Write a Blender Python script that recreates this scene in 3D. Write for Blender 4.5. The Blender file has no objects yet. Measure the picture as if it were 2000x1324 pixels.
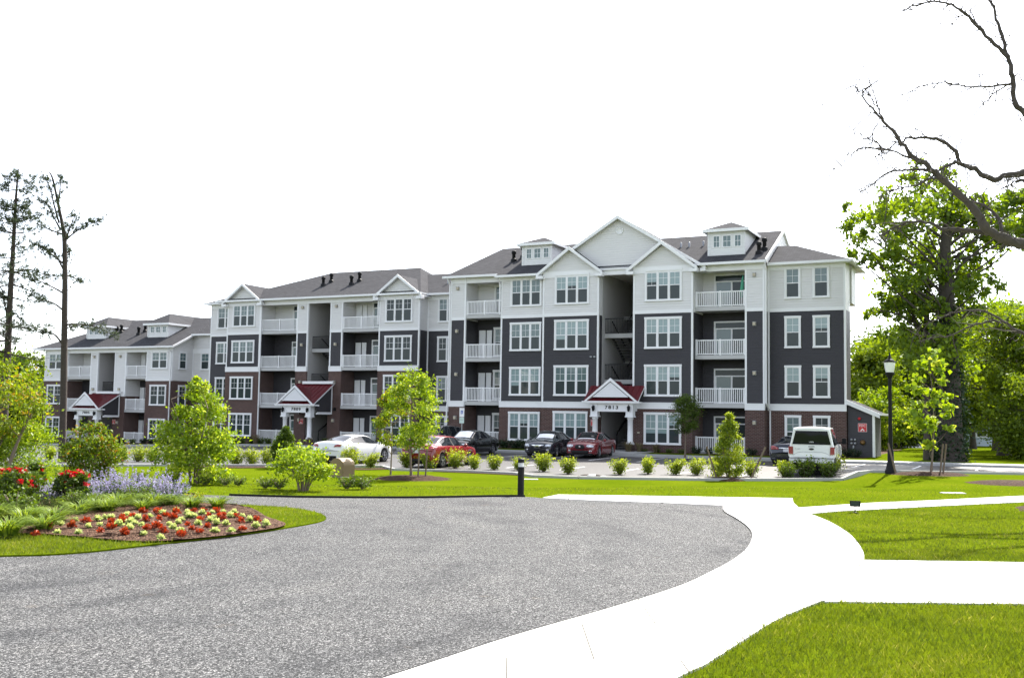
import bpy, math, random
import numpy as np
from mathutils import Vector, Matrix
R = math.radians
sc = bpy.context.scene
col = sc.collection
RND = random.Random(7)

# ------------------------------------------------------------------ camera, sky, sun, exposure
EYE = 2.1
PITCH, ROLL, F = 0.0745448, -0.016021, 2000.0
def _axes():
    cp, sp = math.cos(PITCH), math.sin(PITCH); cr, sr = math.cos(ROLL), math.sin(ROLL)
    rt = np.array([1., 0, 0]); up = np.array([0, -sp, cp]); fw = np.array([0, cp, sp])
    return cr*rt - sr*up, sr*rt + cr*up, fw
AX, AY, AZ = _axes()
cd = bpy.data.cameras.new("camera"); cam = bpy.data.objects.new("camera", cd); col.objects.link(cam)
cd.sensor_width = 36; cd.lens = 36.0; cd.clip_end = 3000; cd.clip_start = 0.1
cam.matrix_world = Matrix(((AX[0], AY[0], -AZ[0], 0), (AX[1], AY[1], -AZ[1], 0), (AX[2], AY[2], -AZ[2], EYE), (0, 0, 0, 1)))
sc.camera = cam
SUN_AZ, SUN_EL = R(31), R(49.5)          # azimuth to the right of straight ahead (+Y)
w = bpy.data.worlds.new("World"); sc.world = w; w.use_nodes = True
nt = w.node_tree; nt.nodes.clear()
sky = nt.nodes.new('ShaderNodeTexSky'); sky.sky_type = 'NISHITA'; sky.sun_disc = False
sky.sun_elevation = SUN_EL; sky.sun_rotation = SUN_AZ; sky.air_density = 0.75; sky.dust_density = 1.6; sky.ozone_density = 0.6
bg = nt.nodes.new('ShaderNodeBackground'); bg.inputs[1].default_value = 0.145
wo = nt.nodes.new('ShaderNodeOutputWorld'); hs = nt.nodes.new('ShaderNodeHueSaturation'); hs.inputs['Saturation'].default_value = .45; nt.links.new(sky.outputs[0], hs.inputs['Color']); nt.links.new(hs.outputs[0], bg.inputs[0]); nt.links.new(bg.outputs[0], wo.inputs[0])
sl = bpy.data.lights.new("sun", 'SUN'); sl.energy = 4.2; sl.angle = R(0.5); sl.color = (1, .95, .86)
so = bpy.data.objects.new("sun", sl); col.objects.link(so)
sdir = Vector((math.sin(SUN_AZ)*math.cos(SUN_EL), math.cos(SUN_AZ)*math.cos(SUN_EL), math.sin(SUN_EL)))
so.rotation_euler = sdir.to_track_quat('Z', 'Y').to_euler(); so.location = (30, 60, 60)
sc.view_settings.view_transform = 'Standard'; sc.view_settings.look = 'None'
sc.view_settings.gamma = 1; sc.view_settings.exposure = 1.75
sc.cycles.max_bounces = 8; sc.cycles.transparent_max_bounces = 8

# ------------------------------------------------------------------ helpers
def ray(x, y):
    return ((x-1000)/F)*AX - ((y-662)/F)*AY + AZ
def at(x, y, Y):
    v = ray(x, y); return v*(Y/v[1]) + np.array([0, 0, EYE])
def gnd(x, y, z=0.0):
    v = ray(x, y); return v*((z-EYE)/v[2]) + np.array([0, 0, EYE])

def tag(o, label=None, cat=None, group=None, kind=None):
    if label: o['label'] = label
    if cat: o['category'] = cat
    if group: o['group'] = group
    if kind: o['kind'] = kind
    return o
def empty(name, loc=(0, 0, 0), rz=0, parent=None):
    o = bpy.data.objects.new(name, None); o.location = loc; o.rotation_euler = (0, 0, rz); o.empty_display_size = .2
    col.objects.link(o); o.parent = parent; return o
def link(name, me, parent=None, loc=None, rz=0):
    o = bpy.data.objects.new(name, me); col.objects.link(o); o.parent = parent
    if loc is not None: o.location = loc
    if rz: o.rotation_euler = (0, 0, rz)
    return o
def copy_tree(o, parent=None):
    c = o.copy(); col.objects.link(c); c.parent = parent
    for ch in list(o.children): copy_tree(ch, c)
    return c

class MB:
    def __init__(s): s.v = []; s.f = []; s.m = []; s.s = []
    def add(s, vs, fs, m=0, smooth=False):
        b = len(s.v); s.v += [tuple(map(float, p)) for p in vs]
        for f in fs: s.f.append([b+i for i in f]); s.m.append(m); s.s.append(smooth)
    def box(s, x0, x1, y0, y1, z0, z1, m=0):
        s.add([(x0,y0,z0),(x1,y0,z0),(x1,y1,z0),(x0,y1,z0),(x0,y0,z1),(x1,y0,z1),(x1,y1,z1),(x0,y1,z1)],
              [(0,3,2,1),(4,5,6,7),(0,1,5,4),(1,2,6,5),(2,3,7,6),(3,0,4,7)], m)
    def bar(s, p, q, wx, wz, m=0):
        p = np.array(p, float); q = np.array(q, float); d = q-p; d /= np.linalg.norm(d)
        a = np.cross(d, (0, 0, 1.0)); a = np.array([1., 0, 0]) if np.linalg.norm(a) < 1e-5 else a/np.linalg.norm(a)
        b = np.cross(a, d); a = a*wx/2; b = b*wz/2
        vs = [p-a-b, p+a-b, p+a+b, p-a+b, q-a-b, q+a-b, q+a+b, q-a+b]
        s.add(vs, [(0,1,2,3),(7,6,5,4),(0,4,5,1),(1,5,6,2),(2,6,7,3),(3,7,4,0)], m)
    def tube(s, pts, rad, seg=7, m=0, smooth=True):
        pts = [np.array(p, float) for p in pts]; n = len(pts)
        if not hasattr(rad, '__len__'): rad = [rad]*n
        vs = []; ref = np.array([0.37, 0.91, 0.2])
        for i, p in enumerate(pts):
            d = pts[min(i+1, n-1)]-pts[max(i-1, 0)]; d = d/(np.linalg.norm(d)+1e-9)
            a = np.cross(d, ref); a /= np.linalg.norm(a)+1e-9; b = np.cross(d, a)
            for k in range(seg):
                t = 2*math.pi*k/seg; vs.append(p+rad[i]*(math.cos(t)*a+math.sin(t)*b))
        fs = [(i*seg+k, i*seg+(k+1) % seg, (i+1)*seg+(k+1) % seg, (i+1)*seg+k) for i in range(n-1) for k in range(seg)]
        s.add(vs, fs, m, smooth)
        s.add(vs[:seg], [tuple(range(seg))[::-1]], m); s.add(vs[-seg:], [tuple(range(seg))], m)
    def lathe(s, c, prof, seg=16, m=0, axis='z', smooth=True):
        vs = []
        for r_, z in prof:
            for k in range(seg):
                t = 2*math.pi*k/seg; a, b = r_*math.cos(t), r_*math.sin(t)
                vs.append((c[0]+a, c[1]+b, c[2]+z) if axis == 'z' else ((c[0]+a, c[1]+z, c[2]+b) if axis == 'y' else (c[0]+z, c[1]+a, c[2]+b)))
        n = len(prof)
        s.add(vs, [(i*seg+k, i*seg+(k+1) % seg, (i+1)*seg+(k+1) % seg, (i+1)*seg+k) for i in range(n-1) for k in range(seg)], m, smooth)
        s.add(vs[:seg], [tuple(range(seg))[::-1]], m); s.add(vs[-seg:], [tuple(range(seg))], m)
    def prism(s, poly, y0, y1, m=0, axis='y'):       # outline in (x, z), or (x, y) for axis z, (y, z) for axis x
        g = {'y': lambda a, b, t: (a, t, b), 'z': lambda a, b, t: (a, b, t), 'x': lambda a, b, t: (t, a, b)}[axis]
        n = len(poly); vs = [g(a, b, y0) for a, b in poly]+[g(a, b, y1) for a, b in poly]
        s.add(vs, [tuple(range(n))[::-1], tuple(range(n, 2*n))]+[(i, (i+1) % n, n+(i+1) % n, n+i) for i in range(n)], m)
    def slab(s, pts, th, mt=0, ms=1):                # roof plane: top face, then edges and underside in another material
        n = len(pts); vs = list(pts)+[(p[0], p[1], p[2]-th) for p in pts]
        s.add(vs, [tuple(range(n))], mt)
        s.add(vs, [tuple(range(n, 2*n))[::-1]]+[(i, n+i, n+(i+1) % n, (i+1) % n) for i in range(n)], ms)
    def mesh(s, name, mats):
        me = bpy.data.meshes.new(name); me.from_pydata(s.v, [], s.f); 
        for m_ in (mats if isinstance(mats, (list, tuple)) else [mats]): me.materials.append(m_)
        me.polygons.foreach_set('material_index', s.m); me.polygons.foreach_set('use_smooth', s.s); me.update(); return me
    def build(s, name, mats, parent=None, loc=None, rz=0):
        return link(name, s.mesh(name, mats), parent, loc, rz)
def recalc(me):
    import bmesh
    b = bmesh.new(); b.from_mesh(me); bmesh.ops.recalc_face_normals(b, faces=b.faces); b.to_mesh(me); b.free()
def np_mesh(name, V, Fc, mats, attr=None, midx=None, smooth=False):
    V = np.asarray(V, np.float32); Fc = np.asarray(Fc, np.int32); k = Fc.shape[1]; n = len(Fc)
    me = bpy.data.meshes.new(name); me.vertices.add(len(V)); me.vertices.foreach_set('co', V.ravel())
    me.loops.add(n*k); me.loops.foreach_set('vertex_index', Fc.ravel())
    me.polygons.add(n); me.polygons.foreach_set('loop_start', np.arange(0, n*k, k, dtype=np.int32))
    me.polygons.foreach_set('loop_total', np.full(n, k, np.int32))
    for m_ in (mats if isinstance(mats, (list, tuple)) else [mats]): me.materials.append(m_)
    if midx is not None: me.polygons.foreach_set('material_index', np.asarray(midx, np.int32))
    if smooth: me.polygons.foreach_set('use_smooth', np.ones(n, bool))
    if attr is not None:
        a = me.attributes.new('lv', 'FLOAT', 'FACE'); a.data.foreach_set('value', np.asarray(attr, np.float32))
    me.update(); me.validate(); return me
def catmull(P, k=8, closed=False):
    P = [np.array(p, float) for p in P]; n = len(P); out = []
    for i in range(n if closed else n-1):
        a, b, c, d = (P[(i-1) % n], P[i], P[(i+1) % n], P[(i+2) % n]) if closed else (P[max(i-1, 0)], P[i], P[i+1], P[min(i+2, n-1)])
        for j in range(k):
            t = j/k; out.append(.5*((2*b)+(-a+c)*t+(2*a-5*b+4*c-d)*t*t+(-a+3*b-3*c+d)*t**3))
    if not closed: out.append(P[-1])
    return out

# ------------------------------------------------------------------ materials
MATS = {}
class NT:
    def __init__(s, name):
        s.m = bpy.data.materials.new(name); s.m.use_nodes = True; s.t = s.m.node_tree; s.t.nodes.clear()
        s.out = s.n('ShaderNodeOutputMaterial')
    def n(s, ty, **kw):
        o = s.t.nodes.new(ty)
        for k, v in kw.items(): setattr(o, k, v)
        return o
    def l(s, a, b): s.t.links.new(a, b)
    def noise(s, scale, detail=4, co=None, rough=.55):
        o = s.n('ShaderNodeTexNoise'); o.inputs['Scale'].default_value = scale; o.inputs['Detail'].default_value = detail
        o.inputs['Roughness'].default_value = rough
        if co is not None: s.l(co, o.inputs['Vector'])
        return o.outputs['Fac']
    def coord(s, which='Object'): return s.n('ShaderNodeTexCoord').outputs[which]
    def ramp(s, fac, stops):
        o = s.n('ShaderNodeValToRGB'); e = o.color_ramp.elements
        while len(e) < len(stops): e.new(.5)
        for i, (p, c) in enumerate(stops): e[i].position = p; e[i].color = (*c, 1)
        s.l(fac, o.inputs[0]); return o.outputs[0]
    def math(s, op, a, b=None):
        o = s.n('ShaderNodeMath', operation=op)
        for i, v in enumerate((a, b)):
            if v is None: continue
            if isinstance(v, (int, float)): o.inputs[i].default_value = v
            else: s.l(v, o.inputs[i])
        return o.outputs[0]
    def mix(s, fac, a, b, mode='MIX'):
        o = s.n('ShaderNodeMix', data_type='RGBA', blend_type=mode)
        for i, v in ((0, fac), (6, a), (7, b)):
            if isinstance(v, (int, float)): o.inputs[i].default_value = v
            elif isinstance(v, tuple): o.inputs[i].default_value = (*v, 1)
            else: s.l(v, o.inputs[i])
        return o.outputs[2]
    def bump(s, h, strength=.5, dist=.02):
        o = s.n('ShaderNodeBump'); o.inputs['Strength'].default_value = strength; o.inputs['Distance'].default_value = dist
        s.l(h, o.inputs['Height']); return o.outputs[0]
    def pbsdf(s, color, rough=.6, metal=0, spec=.5, normal=None, coat=0, emit=None):
        p = s.n('ShaderNodeBsdfPrincipled')
        if isinstance(color, tuple): p.inputs['Base Color'].default_value = (*color, 1)
        else: s.l(color, p.inputs['Base Color'])
        if isinstance(rough, (int, float)): p.inputs['Roughness'].default_value = rough
        else: s.l(rough, p.inputs['Roughness'])
        p.inputs['Metallic'].default_value = metal; p.inputs['Specular IOR Level'].default_value = spec
        p.inputs['Coat Weight'].default_value = coat*.7; p.inputs['Coat Roughness'].default_value = .03
        if normal is not None: s.l(normal, p.inputs['Normal'])
        s.l(p.outputs[0], s.out.inputs[0]); return p
def simple(name, color, rough=.6, metal=0, spec=.5, coat=0, var=.12, scale=6, bump=0):
    t = NT(name); co = t.coord(); f = t.noise(scale, 5, co)
    c = t.mix(f, tuple(v*(1-var) for v in color), tuple(min(1, v*(1+var)) for v in color))
    nm = t.bump(t.noise(scale*8, 3, co), bump, .01) if bump else None
    t.pbsdf(c, rough, metal, spec, nm, coat); MATS[name] = t.m; return t.m
def lap(name, color, step=.15):
    t = NT(name); co = t.coord(); sp = t.n('ShaderNodeSeparateXYZ'); t.l(co, sp.inputs[0])
    fr = t.math('FRACT', t.math('MULTIPLY', sp.outputs[2], 1/step))
    mp = t.n('ShaderNodeMapping'); mp.inputs['Scale'].default_value = (.7, .7, 9); t.l(co, mp.inputs[0])
    f = t.noise(1.5, 5, mp.outputs[0])
    c = t.mix(f, tuple(v*.9 for v in color), tuple(v*1.08 for v in color))
    # the butt edge of each board is a narrow drop in height
    h = t.math('SUBTRACT', 1.0, fr)
    t.pbsdf(c, .55, 0, .3, t.bump(h, .8, .03)); MATS[name] = t.m; return t.m
def brick(name, c1, c2, mortar):
    t = NT(name); co = t.coord(); sp = t.n('ShaderNodeSeparateXYZ'); t.l(co, sp.inputs[0])
    cb = t.n('ShaderNodeCombineXYZ'); t.l(t.math('ADD', sp.outputs[0], sp.outputs[1]), cb.inputs[0]); t.l(sp.outputs[2], cb.inputs[1])
    b = t.n('ShaderNodeTexBrick'); t.l(cb.outputs[0], b.inputs['Vector'])
    for k, v in (('Color1', c1), ('Color2', c2), ('Mortar', mortar)): b.inputs[k].default_value = (*v, 1)
    b.inputs['Scale'].default_value = 1; b.inputs['Brick Width'].default_value = .24; b.inputs['Row Height'].default_value = .085
    b.inputs['Mortar Size'].default_value = .011; b.inputs['Mortar Smooth'].default_value = .3; b.inputs['Bias'].default_value = -.2
    c = t.mix(.35, b.outputs['Color'], t.mix(t.noise(2.2, 5, co), c1, tuple(v*1.35 for v in c2)))
    t.pbsdf(c, .85, 0, .2, t.bump(t.math('SUBTRACT', 1.0, b.outputs['Fac']), .5, .012)); MATS[name] = t.m; return t.m
def shingle(name, color, var=.25):
    t = NT(name); co = t.coord(); sp = t.n('ShaderNodeSeparateXYZ'); t.l(co, sp.inputs[0])
    cb = t.n('ShaderNodeCombineXYZ'); t.l(sp.outputs[0], cb.inputs[0]); t.l(t.math('ADD', sp.outputs[1], sp.outputs[2]), cb.inputs[1])
    b = t.n('ShaderNodeTexBrick'); t.l(cb.outputs[0], b.inputs['Vector']); b.inputs['Scale'].default_value = 1
    b.inputs['Brick Width'].default_value = .33; b.inputs['Row Height'].default_value = .2; b.inputs['Mortar Size'].default_value = .012
    b.inputs['Color1'].default_value = (*[v*(1-var) for v in color], 1); b.inputs['Color2'].default_value = (*[v*(1+var) for v in color], 1)
    b.inputs['Mortar'].default_value = (*[v*.55 for v in color], 1)
    c = t.mix(.4, b.outputs['Color'], t.mix(t.noise(40, 3, co), tuple(v*.7 for v in color), tuple(v*1.35 for v in color)))
    t.pbsdf(c, .95, 0, .05, t.bump(t.noise(60, 2, co), .4, .01)); MATS[name] = t.m; return t.m
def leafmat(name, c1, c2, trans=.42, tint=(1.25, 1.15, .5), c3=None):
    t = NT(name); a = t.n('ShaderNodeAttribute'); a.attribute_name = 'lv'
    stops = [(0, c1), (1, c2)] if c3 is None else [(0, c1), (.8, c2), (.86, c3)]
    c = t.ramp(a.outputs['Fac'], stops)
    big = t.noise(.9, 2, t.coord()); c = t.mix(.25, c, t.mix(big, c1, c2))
    d = t.n('ShaderNodeBsdfDiffuse'); t.l(c, d.inputs[0])
    tr = t.n('ShaderNodeBsdfTranslucent'); t.l(t.mix(1.0, c, tint, 'MULTIPLY'), tr.inputs[0])
    mx = t.n('ShaderNodeMixShader'); mx.inputs[0].default_value = trans; t.l(d.outputs[0], mx.inputs[1]); t.l(tr.outputs[0], mx.inputs[2])
    g = t.n('ShaderNodeBsdfGlossy'); g.inputs['Roughness'].default_value = .55; g.inputs[0].default_value = (1, 1, 1, 1)
    m2 = t.n('ShaderNodeMixShader'); m2.inputs[0].default_value = .025; t.l(mx.outputs[0], m2.inputs[1]); t.l(g.outputs[0], m2.inputs[2])
    t.l(m2.outputs[0], t.out.inputs[0]); MATS[name] = t.m; return t.m
def paint(name, color, rough=.25, flake=0):
    t = NT(name); t.pbsdf(color, rough, flake, .5, None, 1.0); MATS[name] = t.m; return t.m
def glass(name, color, rough=.03, spec=.5):
    t = NT(name); co = t.coord(); nm = t.bump(t.noise(1.7, 1, co), .03, .03)
    t.pbsdf(color, rough, 0, spec, nm); MATS[name] = t.m; return t.m

M_LIGHT = lap('light_siding', (.70, .69, .675)); M_DARK = lap('dark_siding', (.045, .043, .047))
M_BRICK = brick('red_brown_brick', (.058, .030, .025), (.112, .060, .049), (.22, .20, .19))
M_TRIM = simple('white_trim', (.80, .80, .80), .5, var=.04, scale=2)
M_ROOF = shingle('grey_shingle', (.058, .058, .063))
M_RED = simple('red_metal_roof', (.105, .009, .013), .45, 0, .4, var=.15, scale=3)
M_SOFFIT = simple('soffit', (.55, .53, .5), .7)
M_BLACK = simple('black_metal', (.008, .008, .009), .55, 0, .2)
M_CONC = simple('concrete', (.36, .36, .35), .85, var=.1, scale=3, bump=.1)
M_GREY = simple('grey_metal', (.30, .31, .32), .45, .6)
M_TAN = simple('fixture_beige', (.45, .40, .30), .5)
M_WGREY = simple('stair_wall', (.42, .41, .40), .7, var=.05)
M_GL_UP = glass('blind_behind_glass', (.23, .31, .31)); M_GL_UP2 = glass('dim_blind_behind_glass', (.11, .16, .16)); M_GL_LO = glass('dark_glass', (.040, .052, .053), spec=.22)
M_BARK = simple('bark', (.060, .050, .043), .95, var=.5, scale=9, bump=.6); M_PBARK = simple('pine_bark', (.050, .038, .032), .95, var=.5, scale=8, bump=.7)
M_DEAD = simple('dead_wood', (.060, .050, .042), .95, var=.35, scale=7, bump=.5); M_STEM = simple('pale_stem', (.17, .13, .095), .9, var=.3, scale=12)
M_STAIR = simple('stair_tread', (.11, .11, .11), .8)
M_STAKE = simple('stake_wood', (.16, .12, .085), .9, var=.2, scale=10)
# ------------------------------------------------------------------ terrain
ANG = 0.460947748
NV = np.array([math.sin(ANG), math.cos(ANG)]); EV = np.array([math.cos(ANG), -math.sin(ANG)])
D1, D2, D3 = 62.618, 66.694, 68.5
def uv(X, Y): return X*EV[0]+Y*EV[1], X*NV[0]+Y*NV[1]-D1
def P2(u, v): p = EV*u+NV*(v+D1); return float(p[0]), float(p[1])
def smooth(t): t = np.clip(t, 0, 1); return t*t*(3-2*t)
def zt(X, Y):
    X = np.asarray(X, float); Y = np.asarray(Y, float); u, v = uv(X, Y)
    L = np.interp(u, [-90, -78, -68, -55, -42, -34, 0], [-1, -1, -.85, -.45, -.3, -.08, 0])
    lot = L-.2-.18*np.clip((-5-v)/17, 0, 1)
    s0 = 28.5+2*smooth((X-2)/6); s1 = np.where(X > 14, 60, 40)
    w_ = smooth((Y-s0)/(s1-s0)); dip = -.10*np.exp(-((Y-35)/3.5)**2)*smooth((6-X)/6)
    r_ = smooth((X-12)/4)*np.exp(-((Y-42)/5)**2)*.10
    return w_*lot+dip+r_
def sheet(name, poly, dz, mat, step=1.5, flat=None, noise=0, rng=None):
    import bmesh
    b = bmesh.new(); vs = [b.verts.new((p[0], p[1], 0)) for p in poly]; f = b.faces.new(vs)
    bmesh.ops.triangulate(b, faces=[f])
    for _ in range(7):
        es = [e for e in b.edges if e.calc_length() > step]
        if not es: break
        bmesh.ops.subdivide_edges(b, edges=es, cuts=1); bmesh.ops.triangulate(b, faces=list(b.faces))
    bmesh.ops.recalc_face_normals(b, faces=b.faces)
    for f in b.faces:
        if f.normal.z < 0: f.normal_flip()
    for v in b.verts: v.co.z = (flat if flat is not None else float(zt(v.co.x, v.co.y)))+dz
    if noise:
        for v in b.verts:
            if not v.is_boundary: v.co.z += noise*rng.random()
    me = bpy.data.meshes.new(name); b.to_mesh(me); b.free(); me.materials.append(mat); return link(name, me)

def m_lawn():
    t = NT('lawn'); co = t.coord(); f = t.noise(.35, 6, co); g = t.noise(9, 5, co); h = t.noise(55, 3, co)
    c = t.ramp(t.mix(.5, f, g), [(.32, (.044, .074, .002)), (.5, (.084, .116, .004)), (.7, (.125, .142, .009))])
    c = t.mix(t.math('MULTIPLY', h, .5), c, (.060, .094, .003))
    t.pbsdf(c, .95, 0, 0, t.bump(h, .6, .03)); return t.m
def m_gravel():
    t = NT('gravel'); co = t.coord()
    v = t.n('ShaderNodeTexVoronoi'); v.inputs['Scale'].default_value = 72; t.l(co, v.inputs['Vector'])
    v2 = t.n('ShaderNodeTexVoronoi'); v2.inputs['Scale'].default_value = 150; t.l(co, v2.inputs['Vector'])
    bw = t.n('ShaderNodeRGBToBW'); t.l(v.outputs['Color'], bw.inputs[0]); bw2 = t.n('ShaderNodeRGBToBW'); t.l(v2.outputs['Color'], bw2.inputs[0])
    s = t.math('ADD', t.math('MULTIPLY', bw.outputs[0], .6), t.math('MULTIPLY', bw2.outputs[0], .4))
    c = t.ramp(s, [(.27, (.004, .004, .0042)), (.47, (.036, .036, .0365)), (.63, (.098, .098, .097)), (.80, (.36, .355, .34))])
    big = t.noise(.35, 5, co); sx = t.n('ShaderNodeSeparateXYZ'); t.l(co, sx.inputs[0])      # wheel tracks sweep round the planted island
    dx = t.math('ADD', sx.outputs[0], 9.5); dy = t.math('SUBTRACT', sx.outputs[1], 16.5)
    rr = t.math('SQRT', t.math('ADD', t.math('MULTIPLY', dx, dx), t.math('MULTIPLY', dy, dy))); an = t.math('ARCTAN2', dy, dx)
    cb = t.n('ShaderNodeCombineXYZ'); t.l(t.math('MULTIPLY', rr, 1.3), cb.inputs[0]); t.l(t.math('MULTIPLY', an, 1.6), cb.inputs[1])
    wv = t.mix(.45, t.noise(1.0, 4, cb.outputs[0]), t.noise(.8, 5, co))
    c = t.mix(1.0, c, t.ramp(wv, [(.34, (.55, .56, .60)), (.46, (.93, .94, .97)), (.58, (1.1, 1.1, 1.12)), (.72, (1.3, 1.28, 1.25))]), 'MULTIPLY')
    c = t.mix(t.ramp(t.noise(1.3, 6, co), [(.66, (0, 0, 0)), (.78, (.3, .3, .3))]), c, (.17, .12, .07))
    h = t.math('SUBTRACT', 1.0, t.math('ADD', v.outputs['Distance'], t.math('MULTIPLY', v2.outputs['Distance'], .6)))
    t.pbsdf(c, .85, 0, .25, t.bump(h, .9, .012)); return t.m
def m_pave(joints=False):
    t = NT('path_paving'); co = t.coord(); f = t.noise(2.5, 6, co)
    c = t.mix(f, (.60, .59, .56), (.68, .67, .64))
    sp = t.noise(80, 2, co); c = t.mix(t.ramp(sp, [(.70, (0, 0, 0)), (.76, (1, 1, 1))]), c, (.5, .49, .47))
    h = f
    b = t.n('ShaderNodeTexBrick'); b.inputs['Scale'].default_value = 1
    b.inputs['Brick Width'].default_value = .9 if joints else 1.5; b.inputs['Row Height'].default_value = .45 if joints else 1.5
    b.inputs['Mortar Size'].default_value = .009; b.inputs['Color1'].default_value = (1, 1, 1, 1); b.inputs['Color2'].default_value = (.93, .93, .93, 1)
    b.inputs['Mortar'].default_value = (.15, .14, .13, 1); t.l(co, b.inputs['Vector']); c = t.mix(1.0, c, b.outputs['Color'], 'MULTIPLY')
    t.pbsdf(c, .85, 0, .2); return t.m
def m_asphalt():
    t = NT('asphalt'); co = t.coord(); f = t.noise(.5, 6, co); g = t.noise(160, 2, co)
    c = t.mix(f, (.036, .033, .034), (.058, .052, .051)); c = t.mix(t.math('MULTIPLY', g, .6), c, (.04, .04, .043))
    t.pbsdf(c, .5, 0, .5, t.bump(g, .3, .01)); return t.m
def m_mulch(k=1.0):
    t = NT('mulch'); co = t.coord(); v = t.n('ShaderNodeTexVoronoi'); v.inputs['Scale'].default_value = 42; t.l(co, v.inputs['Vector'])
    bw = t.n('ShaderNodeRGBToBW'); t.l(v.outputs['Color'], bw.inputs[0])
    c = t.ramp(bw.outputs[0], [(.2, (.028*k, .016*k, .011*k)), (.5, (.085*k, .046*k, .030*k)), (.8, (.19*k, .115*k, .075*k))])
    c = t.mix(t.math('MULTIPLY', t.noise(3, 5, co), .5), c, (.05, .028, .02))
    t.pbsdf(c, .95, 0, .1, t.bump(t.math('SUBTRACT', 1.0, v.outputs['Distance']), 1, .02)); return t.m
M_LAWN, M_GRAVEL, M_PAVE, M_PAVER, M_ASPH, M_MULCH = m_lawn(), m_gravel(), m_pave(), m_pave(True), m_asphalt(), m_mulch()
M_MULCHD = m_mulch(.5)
M_LINE = simple('road_paint', (.75, .75, .75), .7, var=.15, scale=8)

def ground():
    xs = np.concatenate([[-420, -300, -220, -160, -120], np.arange(-100, 61, 1.6), [75, 100, 140, 200, 300, 420]])
    ys = np.concatenate([[-60, -30, -15, -6], np.arange(0, 92, 1.6), [96, 102, 110, 125, 150, 190, 250, 340, 480, 700]])
    Xg, Yg = np.meshgrid(xs, ys); V = np.stack([Xg, Yg, zt(Xg, Yg)], -1).reshape(-1, 3); nx = len(xs)
    i = np.arange((len(ys)-1)*(nx-1)); r_ = i//(nx-1); c = i % (nx-1); a = r_*nx+c
    me = np_mesh('lawn', V, np.stack([a, a+1, a+nx+1, a+nx], 1), M_LAWN, smooth=True)
    tag(link('lawn', me), kind='structure')
ground()
gp = lambda L: [gnd(x, y)[:2] for x, y in L]
C_FAR = catmull(gp([(-260, 948), (-40, 952), (120, 957), (250, 960), (350, 965), (480, 969), (600, 972), (800, 973), (1000, 970), (1060, 973)]), 4)
C_STRIP = gp([(1060, 973), (1160, 978), (1300, 983), (1412, 988)])
C_RIGHT = catmull(gp([(1412, 988), (1415, 1000), (1440, 1015), (1462, 1032), (1469, 1048), (1460, 1070), (1435, 1092), (1400, 1112), (1330, 1145), (1200, 1187), (1000, 1245), (760, 1324)])+[np.array([-2.9, 5.3]), np.array([-5.5, 2])], 6)
C_PR = catmull(gp([(1548, 974), (1550, 983), (1560, 992)]), 3)+catmull(gp([(1580, 1004), (1620, 1020), (1660, 1045), (1684, 1075), (1688, 1095)]), 6)
C_PR2 = catmull(gp([(1610, 1177), (1600, 1178), (1520, 1212), (1450, 1255), (1380, 1300), (1330, 1324)])+[np.array([.2, 6.6]), np.array([-2.5, 2])], 6)
GRAVEL = [tuple(p) for p in C_FAR]+[tuple(p) for p in C_STRIP[1:]]+[tuple(p) for p in C_RIGHT[1:]]+[(-8, -4), (-24, -4), (-24, 26)]
tag(sheet('gravel_court', GRAVEL, .006, M_GRAVEL, 6, 0), kind='structure')
def solid(name, poly, z0, z1, mat):
    m = MB(); m.prism([tuple(p) for p in poly], z0, z1, 0, 'z'); o = m.build(name, mat); recalc(o.data); return tag(o, kind='structure')
PATH = [tuple(p) for p in gp([(1060, 973), (1090, 967), (1300, 970)])]+[tuple(p) for p in C_PR]+[tuple(p) for p in C_PR2]+[tuple(p) for p in reversed(C_RIGHT)]+[tuple(p) for p in reversed(C_STRIP[:-1])][:-1]
solid('curved_path', PATH, -.2, .022, M_PAVE)
SIDE = [tuple(p) for p in gp([(1560.6, 992.2), (1640, 987), (1700, 983)])]+[(11.2, 27.6), (14.8, 29.9), (24, 33), (24, 30.6), (13.9, 27.75), (10.5, 25.75)]+[tuple(p) for p in gp([(1700, 996), (1640, 999), (1580.6, 1004)])]
solid('side_path', SIDE, -.2, .020, M_PAVE)
c1, c2 = C_PR[-1], C_PR2[0]
PAVER = [tuple(c1+np.array([.006, 0])), (20, c1[1]+.06), (20, c2[1]+.35), tuple(c2+np.array([.006, 0]))]
solid('paver_path', PAVER, -.2, .019, M_PAVER)
# thin steel edging round the gravel
def edging(pts, h, wd=.014):
    m = MB()
    for a, b in zip(pts[:-1], pts[1:]): m.bar((a[0], a[1], h/2-.05), (b[0], b[1], h/2-.05), wd, h+.1)
    return m
ed = edging([p for p in C_FAR if -7 < p[0] < 0.6], .055)
tag(ed.build('steel_edging', M_BLACK), 'thin black steel edging strip between the gravel court and the far lawn', 'edging')
ed = edging([p for p in C_FAR if -26 < p[0] < -7.8], .05)
tag(ed.build('steel_edging', M_BLACK), 'black steel edging strip behind the rose bushes, along the gravel', 'edging')
ed = edging(C_RIGHT[4:], .028, .012)
tag(ed.build('steel_edging', M_BLACK), 'thin dark edging line where the gravel meets the white curved path', 'edging')
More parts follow.
